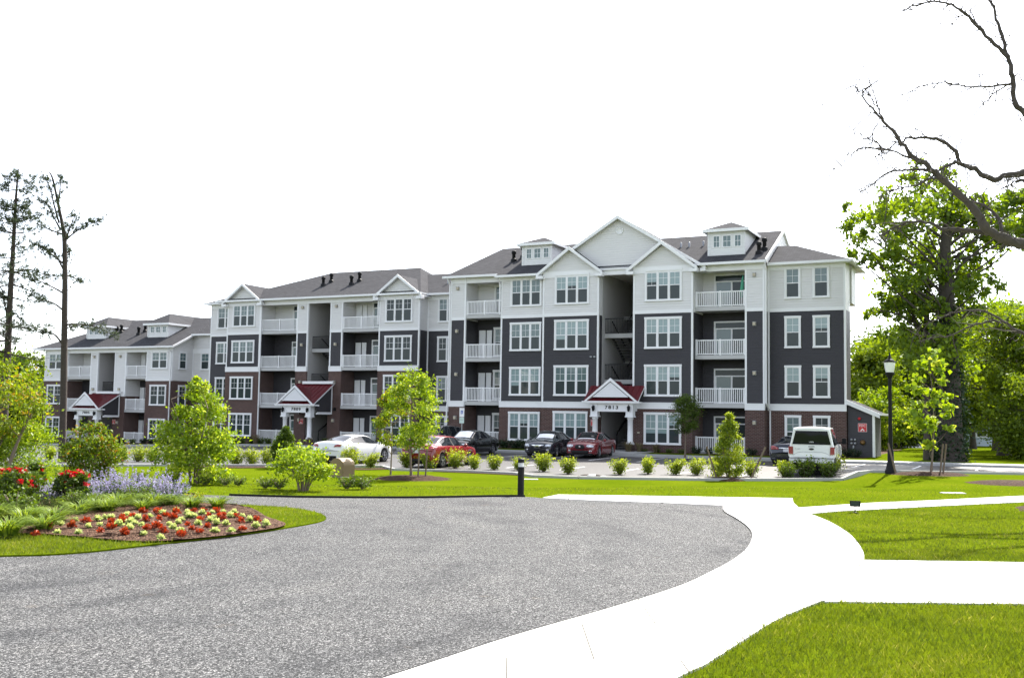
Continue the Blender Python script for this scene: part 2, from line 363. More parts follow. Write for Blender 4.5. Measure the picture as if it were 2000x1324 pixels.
# planted island in the gravel
ISL = catmull([np.array(p) for p in [(-14, 14.2), (-9.5, 14.25)]]+gp([(0, 1088), (150, 1082), (300, 1066), (420, 1052), (540, 1036), (632, 1018), (622, 1004), (570, 994), (500, 989), (440, 986)])+[np.array(p) for p in [(-8.2, 24.0), (-11, 24.3), (-15, 23)]], 6, True)
solid('island_turf', ISL, -.2, .03, M_LAWN)
BED = catmull(gp([(-60, 1045), (60, 1048), (150, 1054), (280, 1064), (400, 1056), (480, 1046), (558, 1031), (520, 1014), (492, 999), (430, 990), (300, 982)])+[np.array(p) for p in [(-9, 23.4), (-12, 23), (-13, 19)]], 5, True)
tag(sheet('mulch_bed', [tuple(p) for p in BED], .062, M_MULCH, .3, 0, .05, random.Random(3)), kind='structure')
# parking lot
FARV = lambda u: float(np.interp(u, [-120, -60, -40, -37, 40], [-2.5, .3, .3, -5, -5]))
us = np.concatenate([np.arange(-120, 41, 4.)]); us = np.sort(np.append(us, [-39, -38, -37]))
LOTFAR = [P2(u, FARV(u)) for u in us]
LOTNEAR = [(36, 41), (24, 42.6), (17, 43.6), (15.2, 43.6), (14.4, 42.7), (13.6, 42.2), (8.8, 41.8), (2.8, 41.9), (1.0, 42.6), (.2, 44.4), (-2, 45.6), (-5.2, 46.2), (-6.0, 48.6), (-10, 48.4), (-13, 47.8), (-20, 48.6), (-27, 50.5), (-40, 54.5), (-60, 62), (-80, 70)]
LOT = LOTNEAR+[p for p in LOTFAR if p[0] > -85]
tag(sheet('parking_lot', LOT, .035, M_ASPH, 2.2), kind='structure')
m = MB()
for a, b in zip(LOTNEAR[:-1], LOTNEAR[1:]):
    za, zb = float(zt(*a)), float(zt(*b)); m.bar((a[0], a[1], za-.02), (b[0], b[1], zb-.02), .16, .24)
tag(m.build('near_kerb', M_CONC), kind='structure')
# far side: kerb, pavement strip and planting strip up to the buildings
def strip(name, o0, o1, dz0, dz1, mat, drop=False, u0=-120, u1=40):
    V = []; Fs = []
    uu = [u for u in us if u0 <= u <= u1]
    for u in uu:
        a = P2(u, FARV(u)+o0); b = P2(u, FARV(u)+o1)
        zz = float(zt(*P2(u, -5)))
        row = ([(a[0], a[1], zz-.3)] if drop else [])+[(a[0], a[1], zz+dz0), (b[0], b[1], zz+dz1)]; V += row; k = len(row)
    for i in range(len(uu)-1):
        for j in range(k-1): Fs.append((i*k+j, (i+1)*k+j, (i+1)*k+j+1, i*k+j+1))
    mb = MB(); mb.add(V, Fs); o = mb.build(name, mat); recalc(o.data); return tag(o, kind='structure')
strip('kerb', 0, .16, .155, .16, M_CONC, True)
strip('pavement', .16, 1.7, .16, .17, M_CONC)
strip('planting_strip', 1.7, 3.6, .17, .19, M_LAWN)
strip('building_bed', 3.6, 26, .19, .2, M_MULCH, u1=-8)
strip('side_lawn', 3.6, 30, .19, .24, M_LAWN, u0=-8)
# entrance walk of the nearest building and stall lines
def walk(name, u0, u1, v0, v1, z):
    mb = MB(); p = [P2(u0, v0), P2(u1, v0), P2(u1, v1), P2(u0, v1)]; mb.prism(p, z-.2, z, 0, 'z'); o = mb.build(name, M_CONC); recalc(o.data); tag(o, kind='structure')
walk('entrance_walk', -24.6, -20.6, -4.9, 3, -.015)
mb = MB()
def stall(u, v0, v1, wd=.11):
    n = 6
    for i in range(n):
        a = v0+(v1-v0)*i/n; b = v0+(v1-v0)*(i+1)/n
        q = [P2(u-wd/2, a), P2(u+wd/2, a), P2(u+wd/2, b), P2(u-wd/2, b)]
        mb.add([(x, y, float(zt(x, y))+.046) for x, y in q], [(0, 1, 2, 3)])
for k in range(-9, 9): stall(-23.9+2.75*k, -5.6, -10.4)
for k in range(-1, 4): stall(-19+2.75*k, -16.2, -19.2)
o = mb.build('stall_markings', M_LINE); recalc(o.data); tag(o, kind='structure')
def text(name, body, size, mat, parent, loc, rot=(R(90), 0, 0), sx=1.0, extrude=.004, space=1.0, bold=0.0):
    cu = bpy.data.curves.new(name, 'FONT'); cu.body = body; cu.size = size; cu.align_x = 'CENTER'; cu.align_y = 'CENTER'; cu.extrude = extrude; cu.space_character = space; cu.offset = bold; cu.resolution_u = 3
    t = bpy.data.objects.new(name, cu); me = bpy.data.meshes.new_from_object(t); bpy.data.objects.remove(t); bpy.data.curves.remove(cu)
    me.name = name; me.materials.clear(); me.materials.append(mat)
    o = link(name, me, parent, loc); o.rotation_euler = rot; o.scale = (sx, 1, 1); return o
# ------------------------------------------------------------------ buildings (local x along the front, y into the building)
WIN = {}
def win_mesh(w, h, n, grid=True, tw=.11):
    k = ('f', w, h, n, grid, tw)
    if k in WIN: return WIN[k]
    m = MB()
    m.box(-tw, 0, -.06, .02, 0, h); m.box(w, w+tw, -.06, .02, 0, h); m.box(-tw-.02, w+tw+.02, -.07, .02, h, h+tw*1.15); m.box(-tw-.02, w+tw+.02, -.085, .02, -tw*.9, 0)
    uw = w/n
    for i in range(1, n): m.box(i*uw-.045, i*uw+.045, -.045, .01, 0, h)
    for i in range(n):
        a, b = i*uw+(.045 if i else 0), (i+1)*uw-(.045 if i < n-1 else 0); s = .035
        for (x0, x1, z0, z1) in ((a, a+s, 0, h), (b-s, b, 0, h), (a+s, b-s, 0, s), (a+s, b-s, h-s, h), (a+s, b-s, h*.5-.025, h*.5+.025)): m.box(x0, x1, -.030, .005, z0, z1)
        if grid:
            c = (a+b)/2; m.box(c-.009, c+.009, -.020, 0, h*.5+.025, h-s); m.box(a+s, c-.009, -.020, 0, h*.75-.009, h*.75+.009); m.box(c+.009, b-s, -.020, 0, h*.75-.009, h*.75+.009)
    WIN[k] = m.mesh('window', M_TRIM); return WIN[k]
def pane_mesh(w, h, n, var):
    k = ('p', w, h, n, var, RND.randrange(5) if var == 0 else 0)
    if k in WIN: return WIN[k]
    m = MB(); uw = w/n; rr = random.Random(int(w*100+h*1000+n+7*var+31*k[5]))
    for i in range(n):
        a, b = i*uw+.01, (i+1)*uw-.01
        q = h*rr.choice((.5, .5, .5, .34, .5, .62)) if var == 0 else h*.5; m.box(a, b, -.012-.001*i, -.002, .01, q, 1); m.box(a, b, -.012-.001*i, -.002, q, h-.01, 0)
    up = {0: M_GL_UP, 1: M_GL_UP2, 2: M_GL_LO}[var]
    WIN[k] = m.mesh('pane', [up, M_GL_LO]); return WIN[k]
def window(root, x0, x1, z0, z1, y, n, var=0, grid=True, face=None, tw=.11):
    w, h = x1-x0, z1-z0
    w, h = round(w, 2), round(h, 2)
    y -= .024; o = link('window', win_mesh(w, h, n, grid, tw), root, (x0, y, z0))
    if face == 'right': o.rotation_euler = (0, 0, R(90)); o.location = (y+.048, x0, z0)
    link('pane', pane_mesh(w, h, n, var), o); return o

def clap(mb, x0, x1, y, z0, z1, step=.17, th=.014):     # real clapboards: each board leans out to a drip edge
    z = z0
    while z < z1-.03:
        t = min(z+step, z1); mb.add([(x0, y-th, z), (x1, y-th, z), (x1, y-.002, t), (x0, y-.002, t), (x0, y, z), (x1, y, z)], [(0, 1, 2, 3), (0, 4, 5, 1)]); z = t
def seg(W, x0, x1, yf, yb, zb, zbrick, zdark, ztop, belt=.34, corner=True):
    """one piece of wall from x0 to x1: brick up to zbrick, dark siding up to zdark, light siding to ztop"""
    br, dk, lt, tr = W
    br.box(x0, x1, yf-.05, yb, zb-1.5, zbrick)
    if zdark > zbrick+belt: dk.box(x0, x1, yf, yb, zbrick+.01, zdark); clap(dk, x0+.1, x1-.1, yf, zbrick+belt+.05, zdark)
    lt.box(x0, x1, yf+.002, yb-.001, max(zdark, zbrick)+.01, ztop); clap(lt, x0+.1, x1-.1, yf+.002, max(zdark, zbrick+belt)+.05, ztop-.42)
    tr.box(x0-.012, x1+.012, yf-.085, yf+.09, zbrick-.02, zbrick+belt)
    tr.box(x0-.02, x1+.02, yf-.11, yf+.09, zbrick+belt, zbrick+belt+.05)
    if zdark > zbrick+belt+.1: tr.box(x0-.012, x1+.012, yf-.045, yf+.05, zdark-.02, zdark+.19)
    tr.box(x0-.012, x1+.012, yf-.045, yf+.05, ztop-.42, ztop)
    if corner:
        for a, b in ((x0-.008, x0+.11), (x1-.11, x1+.008)): tr.box(a, b, yf-.028, yf+.1, zbrick+belt+.05, ztop-.42)

def rail_mesh(w, h=.98):
    k = ('r', round(w, 2), h)
    if k in WIN: return WIN[k]
    m = MB(); m.box(0, w, -.035, .035, h-.07, h); m.box(0, w, -.025, .025, .06, .12)
    for x in (0.03, w/2, w-.03): m.box(x-.05, x+.05, -.05, .05, 0, h+.03)
    n = int(w/.115)
    for i in range(1, n):
        x = w*i/n
        if abs(x-w/2) > .07: m.box(x-.021, x+.021, -.018, .018, .12, h-.07)
    WIN[k] = m.mesh('railing', M_TRIM); return WIN[k]
def slider_mesh(w, h=2.15, grid=False):
    k = ('s', round(w, 2), h, grid)
    if k in WIN: return WIN[k]
    m = MB(); t = .1
    m.box(0, t, -.06, .01, 0, h); m.box(w-t, w, -.06, .01, 0, h); m.box(t, w-t, -.06, .01, h-t, h); m.box(t, w-t, -.055, .01, h-.52, h-.44)
    m.box(w*.5-.05, w*.5+.05, -.05, .01, 0, h-.52); m.box(t, t+.06, -.04, .01, 0, h-.52); m.box(w-t-.06, w-t, -.04, .01, 0, h-.52)
    m.box(t, w-t, -.045, .01, 0, .07)
    m.box(t, w*.5, -.012, 0, .05, h-.5, 1); m.box(w*.5, w-t, -.014, 0, .05, h-.5, 2); m.box(t, w-t, -.016, 0, h-.48, h-.05, 2)
    if grid:
        for z in (.55, 1.1): m.box(t+.06, w*.5-.05, -.022, .0, z-.01, z+.01); m.box(w*.5+.05, w-t-.06, -.022, .0, z-.01, z+.01)
    WIN[k] = m.mesh('sliding_door', [M_TRIM, M_GL_UP2, M_GL_LO]); return WIN[k]
def closet_mesh():
    k = ('c',)
    if k in WIN: return WIN[k]
    m = MB(); m.box(0, .52, -.05, 0, 0, 2.05); m.box(.62, 1.02, -.045, 0, 0, 2.05)
    m.box(.46, .49, -.09, -.05, 1.0, 1.05)
    WIN[k] = m.mesh('storage_door', M_TRIM); return WIN[k]
M_FASC = simple('balcony_fascia', (.46, .46, .45), .6, var=.05)
def balcony(root, x0, x1, z, yfront, depth, slab=True, closet=None, door=None, gridd=False, full_window=False):
    m = MB()
    zz = z if slab else z+.02
    m.box(x0+.005, x1-.005, yfront+.03, yfront+depth, zz-.2, zz)
    if slab: m.box(x0+.003, x1-.003, yfront+.0, yfront+.06, zz-.24, zz+.015)
    b = m.build('balcony', M_FASC, root)
    link('railing', rail_mesh(x1-x0-.06), b, (x0+.03, yfront+.10, z))
    if door: 
        if full_window:
            wdw = link('window', win_mesh(round(door[1]-door[0], 2), 1.85, 2), b, (door[0], yfront+depth, z+.3)); 
            MBp = pane_mesh(round(door[1]-door[0], 2), 1.85, 2, 1); me = MBp
            p = link('pane', me, wdw)
        else: link('sliding_door', slider_mesh(door[1]-door[0], 2.25, gridd), b, (door[0], yfront+depth, z+.02))
    if closet is not None: link('storage_door', closet_mesh(), b, (closet, yfront+depth-.02, z+.02))
    return b
def wall_light(root, x, y, z, name='wall_light'):
    m = MB(); m.box(-.11, .11, -.02, 0, -.13, .13); m.box(-.085, .085, -.16, -.02, -.10, .09, 1); m.box(-.095, .095, -.17, -.01, .09, .115)
    k = ('wl',)
    if k not in WIN: WIN[k] = m.mesh('wall_light', [M_GREY, M_TAN])
    return link(name, WIN[k], root, (x, y, z))
def downspout(root, pts):
    m = MB()
    for a, b in zip(pts[:-1], pts[1:]): m.bar(a, b, .075, .09)
    return m.build('downspout', M_TRIM, root)
def vent_pair(root, pts):
    for x, y, z in pts:
        m = MB(); m.lathe((x, y, z), [(.12, -.35), (.12, .5), (.17, .53), (.17, .72), (.12, .74), (.05, .76)], 12); m.lathe((x, y, z), [(.24, -.2), (.22, .12), (.13, .2)], 12)
        m.build('roof_vent', M_BLACK, root)
def stairwell(root, x0, x1, zs, yb, top, ground):
    """breezeway: lining walls, landings, flights and rails"""
    m = MB(); m.box(x0+.004, x0+.03, .10, yb, ground, top); m.box(x1-.03, x1-.004, .10, yb, ground, top); m.build('breezeway_wall', M_WGREY, root)
    m = MB(); m.box(x0+.03, x1-.03, yb-.1, yb, ground, top); m.build('breezeway_end', M_DARK, root)
    m = MB(); m.box(x0+.03, x1-.03, .1, yb, top-.1, top); m.build('breezeway_ceiling', M_SOFFIT, root)
    xm = (x0+x1)/2; f = 3.02
    for k in range(len(zs)):
        z = zs[k]; st = MB(); n = 9 if k else 16
        if k == 1:
            lm = MB(); lm.box(x0+.03, x1-.03, 4.3, yb-.1, z-.22, z); lm.build('landing', M_CONC, root)
        elif k: # landing half way at the front, a flight away from it and the floor at the back
            zl = z-f/2
            lm = MB(); lm.box(x0+.03, x1-.03, .55, 1.75, zl-.22, zl); lm.box(x0+.03, x1-.03, .50, .55, zl-.26, zl+.02)
            lm.box(x0+.03, x1-.03, 4.3, yb-.1, z-.22, z)
            la = lm.build('landing', M_CONC, root)
            rl = MB()
            xx = np.linspace(x0+.06, x1-.06, 22)
            rl.box(x0+.04, x1-.04, .58, .62, zl+1.0, zl+1.05); rl.box(x0+.04, x1-.04, .58, .62, zl+.08, zl+.11)
            for x in xx: rl.box(x-.009, x+.009, .59, .61, zl+.1, zl+1.0)
            rl.bar((xm+.02, 1.7, zl+.95), (xm+.02, 4.3, z+.95), .05, .05); rl.bar((x0+.1, 1.7, zl+.95), (x0+.1, 4.3, z-f+.95), .05, .05)
            for i in range(14):
                t_ = i/13; rl.bar((xm+.02, 1.7+2.6*t_, zl+f/2*t_), (xm+.02, 1.7+2.6*t_, zl+f/2*t_+.95), .016, .016)
            rl.build('stair_railing', M_BLACK, la)
            for i in range(n):
                zz = zl+(f/2)*(i+1)/n; y = 1.75+2.5*i/n
                st.box(xm+.02, x1-.05, y, y+.30, zz-.05, zz)
                z2 = zl-(f/2)*(i+1)/n; st.box(x0+.05, xm-.02, y, y+.30, z2-.05, z2)
            for xa in (xm+.03, x1-.06): st.bar((xa, 1.75, zl-.05), (xa, 4.3, z-.1), .05, .25)
            for xa in (x0+.06, xm-.03): st.bar((xa, 1.75, zl-.05), (xa, 4.3, z-f-.1), .05, .25)
            st.build('stair_flight', M_STAIR, root)
        else:
            for i in range(9):
                zz = z+(f/2+f/2)*(i+1)/18*1.0; y = .9+2.9*i/9
                st.box(xm-.35, x1-.12, y, y+.33, zz-.05, zz)
            for i in range(9, 18):
                zz = z+f*(i+1)/18; y = .9+2.9*i/9*.62+1.1
                st.box(xm-.35, x1-.12, y, y+.33, zz-.05, zz)
            fl = st.build('stair_flight', M_STAIR, root)
            rl = MB(); rl.bar((xm-.4, .85, z+.95), (xm-.4, 4.5, z+3.0), .06, .06); rl.bar((xm-.4, .85, z), (xm-.4, .85, z+.95), .05, .05); rl.build('stair_railing', M_BLACK, fl)
def lantern(parent, x, y, z):
    m = MB(); m.lathe((x, y-.14, z), [(.03, -.20), (.075, -.16), (.10, .06), (.12, .08), (.03, .17), (.012, .24)], 6, 0, 'z', False); m.box(x-.03, x+.03, y-.14, y, z+.1, z+.13); m.box(x-.05, x+.05, y-.015, y, z-.1, z+.16)
    m.build('wall_lantern', M_BLACK, parent)
def porch(root, xc, dep, gz, number, half=1.84, closed_side=False, ybk=0.0, rise=1.35, colx=1.19, xo=0.0):
    """white portico: two columns on brick plinths, beam with the number, red roof with a pediment"""
    yf = -dep; ze = gz+3.10; zb = gz+2.47
    p = empty('porch', (xc, 0, 0), 0, root)
    for s in (-1, 1):
        x = s*colx
        m = MB(); m.box(x-.23, x+.23, yf+.10, yf+.56, gz-.3, gz+.42); pl = m.build('brick_plinth', M_BRICK, p)
        m = MB(); c = (x, yf+.33, gz)
        m.lathe(c, [(.27, .42), (.27, .50), (.22, .56), (.175, .62), (.165, 2.0), (.20, 2.02), (.20, 2.08), (.165, 2.10), (.165, 2.13)], 20)
        m.box(x-.27, x+.27, yf+.06, yf+.60, gz+2.12, gz+2.21); m.box(x-.235, x+.235, yf+.095, yf+.565, gz+2.21, ze-.12); m.build('column', M_TRIM, p)
        lantern(p, x, yf+.09, gz+2.68)
    m = MB(); m.box(-colx+.235, colx-.235, yf+.13, yf+.53, zb, ze-.12)
    for s in (-1, 1): m.box(s*colx-.16, s*colx+.16, yf+.565, ybk, zb+.05, ze-.14)
    m.box(-half-.06, half+.06, yf-.10, yf+.56, ze-.12, ze); m.box(-half-.10, half+.10, yf-.14, yf-.10, ze-.06, ze+.03)
    m.build('beam', M_TRIM, p)
    # lean-to roof rising to the wall, pediment in front of it
    zt_ = ze+rise; tb = ybk-.0
    m = MB(); m.slab([(-half, yf-.12, ze+.03), (half, yf-.12, ze+.03), (half, tb, zt_), (-half, tb, zt_)], .12)
    for s in np.arange(-half+.2, half, .4): m.bar((s, yf-.1, ze+.045), (s, tb-.02, zt_+.012), .02, .03)
    za = gz+4.42; hw = 1.62; y0 = yf-.06; zl = ze+.06
    slope = (za-zl)/hw
    yb_ = min(tb, yf-.12+(za-ze-.03)/((zt_-ze-.03)/(tb-yf+.12)))
    if za > zt_: yb_ = tb+.55
    for s in (-1, 1):
        q = [(s*hw, y0, zl), (0, y0, za), (0, yb_, za), (s*hw, y0+.25, zl)]
        m.slab(q if s > 0 else q[::-1], .04)
    ro = m.build('porch_roof', [M_RED, M_TRIM], p); recalc(ro.data)
    m = MB()
    for s in (-1, 1):
        q = [(s*(hw+.05), zl-.07), (0, za-.03), (0, za+.17), (s*(hw+.05)+s*.16, zl-.07)]
        m.prism(q if s > 0 else q[::-1], y0-.10, y0-.005)
    o = m.build('rake_board', M_TRIM, p); recalc(o.data)
    zp = zl+.26; hp = (za-zp-.10)/slope
    m = MB(); m.prism([(-hp, zp), (hp, zp), (0, za-.10)], y0-.06, y0+.3); m.box(-hp-.02, hp+.02, y0-.08, y0+.02, zp-.05, zp+.02)
    o = m.build('pediment', M_LAPW, p); recalc(o.data)
    if closed_side:
        for s in (-1, 1):
            m = MB(); x = s*(half-.22)
            yw = tb-.02
            m.prism([(yf+.6, zb), (yw, zb), (yw, zt_-.14), (yf+.6, ze+.18)], x-.06, x+.06, 0, 'x'); m.box(x-.075, x+.075, yf+.62, yw, zb-.12, zb+.06, 1); m.box(x-.075, x+.075, yw-.13, yw, zb+.06, zt_-.2, 1)
            o = m.build('side_gable', [M_DARK, M_TRIM], p); recalc(o.data)
        m = MB(); m.box(-half+.75, half+.04, tb-.3, tb+.05, zt_-.05, zt_+.16); m.build('ridge_board', M_TRIM, p)
    text('house_number', number, .30, M_BLACK, p, (0, yf+.115, (zb+ze)/2-.05), sx=1.3, extrude=.012, space=1.25, bold=.004)
    return p
M_LAPW = lap('white_siding', (.74, .74, .74), .14)
def dormer(root, x0, x1, y, zb, ze, back, pk, oh=.28, win=True, nm='dormer'):
    m = MB(); m.box(x0, x1, y, back, zb-.6, ze)
    for a in (x0-.02, x1-.13): m.box(a, a+.15, y-.03, y+.1, zb, ze)
    m.box(x0-.02, x1+.02, y-.035, y+.1, ze-.22, ze)
    d = m.build(nm, M_TRIMLAP, root)
    m = MB(); xc = (x0+x1)/2; a, b, c = x0-oh, x1+oh, y-oh
    rr = y+ (xc-x0)+.1
    m.slab([(a, c, ze), (b, c, ze), (xc, rr, pk)], .10); m.slab([(b, c, ze), (b, back+2.4, ze), (xc, back+2.4, pk), (xc, rr, pk)], .10); m.slab([(a, back+2.4, ze), (a, c, ze), (xc, rr, pk), (xc, back+2.4, pk)], .10)
    m.box(a-.01, b+.01, c-.03, c, ze-.16, ze+.02, 1); m.box(b-.01, b+.02, c, back, ze-.16, ze+.02, 1); m.box(a-.02, a+.01, c, back, ze-.16, ze+.02, 1)
    r_ = m.build('dormer_roof', [M_ROOF, M_TRIM], d); recalc(r_.data)
    W_ = x1-x0; h = (ze-zb)*.42; z = zb+(ze-zb)*.33
    for (a, b) in ((.16, .31), (.42, .62), (.74, .89)):
        mm = MB(); xa, xb = x0+W_*a, x0+W_*b; n = 1
        for q in ((xa-.05, xa, z-.05, z+h+.05), (xb, xb+.05, z-.05, z+h+.05), (xa, xb, z-.05, z), (xa, xb, z+h, z+h+.05)): mm.box(q[0], q[1], y-.035, y, q[2], q[3])
        mm.box((xa+xb)/2-.01, (xa+xb)/2+.01, y-.022, y, z, z+h); mm.box(xa, xb, y-.020, y, z+h/2-.01, z+h/2+.01); mm.box(xa, xb, y-.012, y+.01, z, z+h, 1)
        mm.build('window', [M_TRIM, M_GL_UP2], d)
    return d
M_TRIMLAP = lap('dormer_siding', (.72, .72, .71), .13)
def gable_bay_roof(root, x0, x1, yf, ze, apex, back, name='gable_roof', ov=.32, rake=.24):
    xc = (x0+x1)/2; m = MB(); s = (apex-ze)/(xc-x0); a, b = x0-ov, x1+ov; zl = ze-s*ov
    m.slab([(a, yf-.38, zl), (xc, yf-.38, apex), (xc, back, apex), (a, back, zl)], .10); m.slab([(xc, yf-.38, apex), (b, yf-.38, zl), (b, back, zl), (xc, back, apex)], .10)
    for q in ([(a-.02, zl-.06), (a-.02, zl+.16-.22), (xc, apex-.18), (xc, apex+.05)], ): pass
    m.prism([(a-.03, zl-.18), (xc, apex-.20), (xc, apex+.03), (a-.03, zl+.03)], yf-.43, yf-.385, 1); m.prism([(xc, apex-.20), (b+.03, zl-.18), (b+.03, zl+.03), (xc, apex+.03)], yf-.43, yf-.385, 1)
    for e0, e1 in ((a-.04, x0+.12), (x1-.12, b+.04)): m.box(e0, e1, yf-.44, yf+.02, zl-.30, zl-.10, 1)
    o = m.build(name, [M_ROOF, M_TRIM], root); recalc(o.data); return o

def walls(root, W):
    for nm, mb, mt in zip(('brick_wall', 'dark_siding', 'light_siding', 'trim'), W, (M_BRICK, M_DARK, M_LIGHT, M_TRIM)):
        if mb.f: mb.build(nm, mt, root)
def newW(): return MB(), MB(), MB(), MB()
def red_sign(root, x, y, z, txt='FDC', s=.5, name='fire_sign'):
    m = MB(); m.box(-s/2, s/2, -.015, 0, -s/2, s/2, 0); m.box(-s/2+.015, s/2-.015, -.018, -.014, -s/2+.015, s/2-.015, 1)
    m.prism([(-.13*s/.5, -.2*s/.5), (0, -.03*s/.5), (.13*s/.5, -.2*s/.5), (.06*s/.5, -.2*s/.5), (0, -.12*s/.5), (-.06*s/.5, -.2*s/.5)], -.022, -.017, 0)
    o = m.build(name, [M_TRIM, M_SIGNRED], root, (x, y, z))
    text('sign_text', txt, .2*s/.5, M_TRIM, o, (0, -.02, .11*s/.5))
    return o
M_SIGNRED = simple('sign_red', (.55, .02, .025), .4, var=.03)
TOP = M_ROOF

def building_one():
    root = empty('apartment_building', (*P2(-36, 0), 0), -ANG)
    tag(root, 'nearest four storey apartment building with a lean-to at its right end, numbered 7813', 'building', 'apartment buildings along the parking lot')
    W = newW(); zb, zbr, zd, zt4 = 0, 2.68, 8.73, 11.72; f = 3.02; by = 1.75
    A = lambda x0, x1, yf, yb: seg(W, x0, x1, yf, yb, zb, zbr, zd, zt4)
    A(.05, 1.28, -.05, 5); A(4.16, 7.42, -.25, 5.6); A(7.43, 11.45, -.5, 6); A(13.82, 17.76, -.5, 6); A(20.92, 22.12, -.05, 5); A(22.13, 26.75, .8, 2.6)
    # recess back walls
    for x0, x1 in ((1.28, 4.16), (17.76, 20.92)):
        W[1].box(x0, x1, by, 5, -1, zd+.2); W[2].box(x0, x1, by+.003, 5, zd+.21, zt4); W[3].box(x0-.01, x1+.01, -.05, .15, zt4-.42, zt4)
        W[2].box(x0, x1, .15, by, zt4-.30, zt4-.05)
    W[3].box(11.44, 13.83, -.35, -.05, 11.35, 11.86)
    W[0].box(.10, 22, 6, 10.5, -1, 2.7); W[1].box(.10, 22, 6.002, 10.5, 2.7, 8.75); W[2].box(.10, 22, 6.004, 10.5, 8.75, zt4)
    # side bay under the right hand eave
    W[2].box(26.3, 26.85, 2.65, 4.5, 9.3, 11.6)
    # big gable wall
    o = MB(); o.prism([(7.2, 11.72), (18.1, 11.72), (12.65, 15.1)], -.02, .28); W[2].v += []; 
    walls(root, W); g = o.build('gable_wall', M_LIGHT, root); recalc(g.data)
    m = MB(); m.lathe((12.68, -.02, 14.28), [(.26, 0), (.26, -.05), (.21, -.06), (.20, -.03), (.02, -.03)], 24, 0, 'y'); m.build('gable_vent', M_TRIM, g)
    for k in range(4):
        z = f*k
        t = (2.32 if k < 3 else 2.36)
        q = -.05 if k == 0 else 0
        window(root, 5.0, 7.12, z+.52, z+2.25, -.25+q, 3, (0, 0, 1, 1)[k]); window(root, 8.42, 10.66, z+.52, z+t, -.5+q, 3, (0, 1, 0, 0)[k]); window(root, 14.72, 16.94, z+.52, z+t, -.5+q, 3, 0)
        window(root, 23.26, 24.02, z+.52, z+2.27, .8+q, 1, (1, 0, 0, 1)[k]); window(root, 24.95, 25.72, z+.52, z+2.27, .8+q, 1, (2, 0, 0, 1)[k])
        balcony(root, 1.28, 4.16, z, -.02, by, k > 0, 1.45 if k < 3 else None, (2.72, 4.1), full_window=True)
        balcony(root, 17.76, 20.92, z, -.02, by, k > 0, None, (18.5, 20.8))
        wall_light(root, .62, -.05-(.05 if k == 0 else 0), z+1.9); wall_light(root, 21.5, -.05-(.05 if k == 0 else 0), z+1.9)
    m = MB(); # folded parasol leaning on the top balcony
    stairwell(root, 11.45, 13.82, [0, f, 2*f, 3*f], 6, 11.6, -.02)
    porch(root, 12.8, 1.7, -.02, '7813', rise=1.05, ybk=-.5)
    # roofs
    ze, ey, pt, ry = 11.78, -.47, .5, 5.0; rz = ze+pt*(ry-ey)
    m = MB()
    m.slab([(-.35, ey, ze), (22.25, ey, ze), (22.25, ry, rz), (1.55, ry, rz)], .12); m.slab([(1.55, ry, rz), (22.25, ry, rz), (22.25, 11, ze), (-.35, 11, ze)], .12)
    m.slab([(-.35, ey, ze), (1.55, ry, rz), (-.35, 11, ze)], .12)
    m.slab([(3.95, -.78, ze-.155), (7.4, -.78, ze-.155), (7.4, ey+.02, ze+.015), (3.95, ey+.02, ze+.015)], .10)
    # gutters
    m.box(-.38, 3.95, ey-.13, ey, ze-.14, ze+.01, 1); m.box(3.93, 7.2, -.91, -.78, ze-.30, ze-.15, 1); m.box(18.05, 22.28, ey-.13, ey, ze-.14, ze+.01, 1)
    o = m.build('roof', [M_ROOF, M_TRIM], root); recalc(o.data); ro = o
    m = MB()   # wing roof, lower and hipped
    e2 = .38; z2 = 11.70
    pk = (22.55, 3.0, 13.3); m.slab([(22.2, e2, z2), (27.15, e2, z2), (23.3, 3.3, 13.2), (22.2, 3.3, 13.2)], .12); m.slab([(27.15, e2, z2), (27.15, 6, z2), (23.3, 3.3, 13.2)], .12); m.slab([(22.2, 3.3, 13.2), (23.3, 3.3, 13.2), (27.15, 6, z2), (22.2, 6, z2)], .12)
    m.box(22.2, 27.18, e2-.13, e2, z2-.14, z2+.01, 1); m.box(27.15, 27.28, e2-.1, 6, z2-.14, z2+.01, 1)
    m.box(22.2, 27.1, e2, .8, z2-.16, z2-.13, 1)
    o = m.build('wing_roof', [M_ROOF, M_TRIM], root); recalc(o.data)
    m = MB(); m.prism([(ey+.1, ze-.05), (ry, rz-.08), (11, ze-.05)], 22.12, 22.2, 0, 'x'); m.prism([(ey, ze-.12), (ry, rz-.12), (ry, rz+.1), (ey, ze+.1)], 22.255, 22.32, 1, 'x'); m.prism([(ry, rz-.12), (11, ze-.12), (11, ze+.1), (ry, rz+.1)], 22.255, 22.32, 1, 'x')
    o = m.build('gable_end', [M_LIGHT, M_TRIM], root); recalc(o.data)
    gable_bay_roof(root, 7.43, 11.45, -.5, 11.78, 13.28, 3.0); gable_bay_roof(root, 13.82, 17.76, -.5, 11.78, 13.28, 3.0); 
    gable_bay_roof(root, 7.0, 18.3, -.02, 11.72, 15.22, 6.0, 'main_gable_roof', .2)
    for x0, x1 in ((7.43, 11.45), (13.82, 17.76)):
        m = MB(); m.prism([(x0+.02, 11.66), (x1-.02, 11.66), ((x0+x1)/2, 13.1)], -.498, -.2); o = m.build('bay_gable', M_LIGHT, root); recalc(o.data)
    dormer(root, 5.1, 7.35, 1.0, 12.5, 14.0, 4.5, 14.62); dormer(root, 18.35, 20.7, .8, 12.42, 14.05, 4.5, 14.75)
    vent_pair(root, [(3.95, 2.0, 13.02), (4.35, 2.7, 13.37), (21.6, .75, 12.39), (21.8, 1.4, 12.72)])
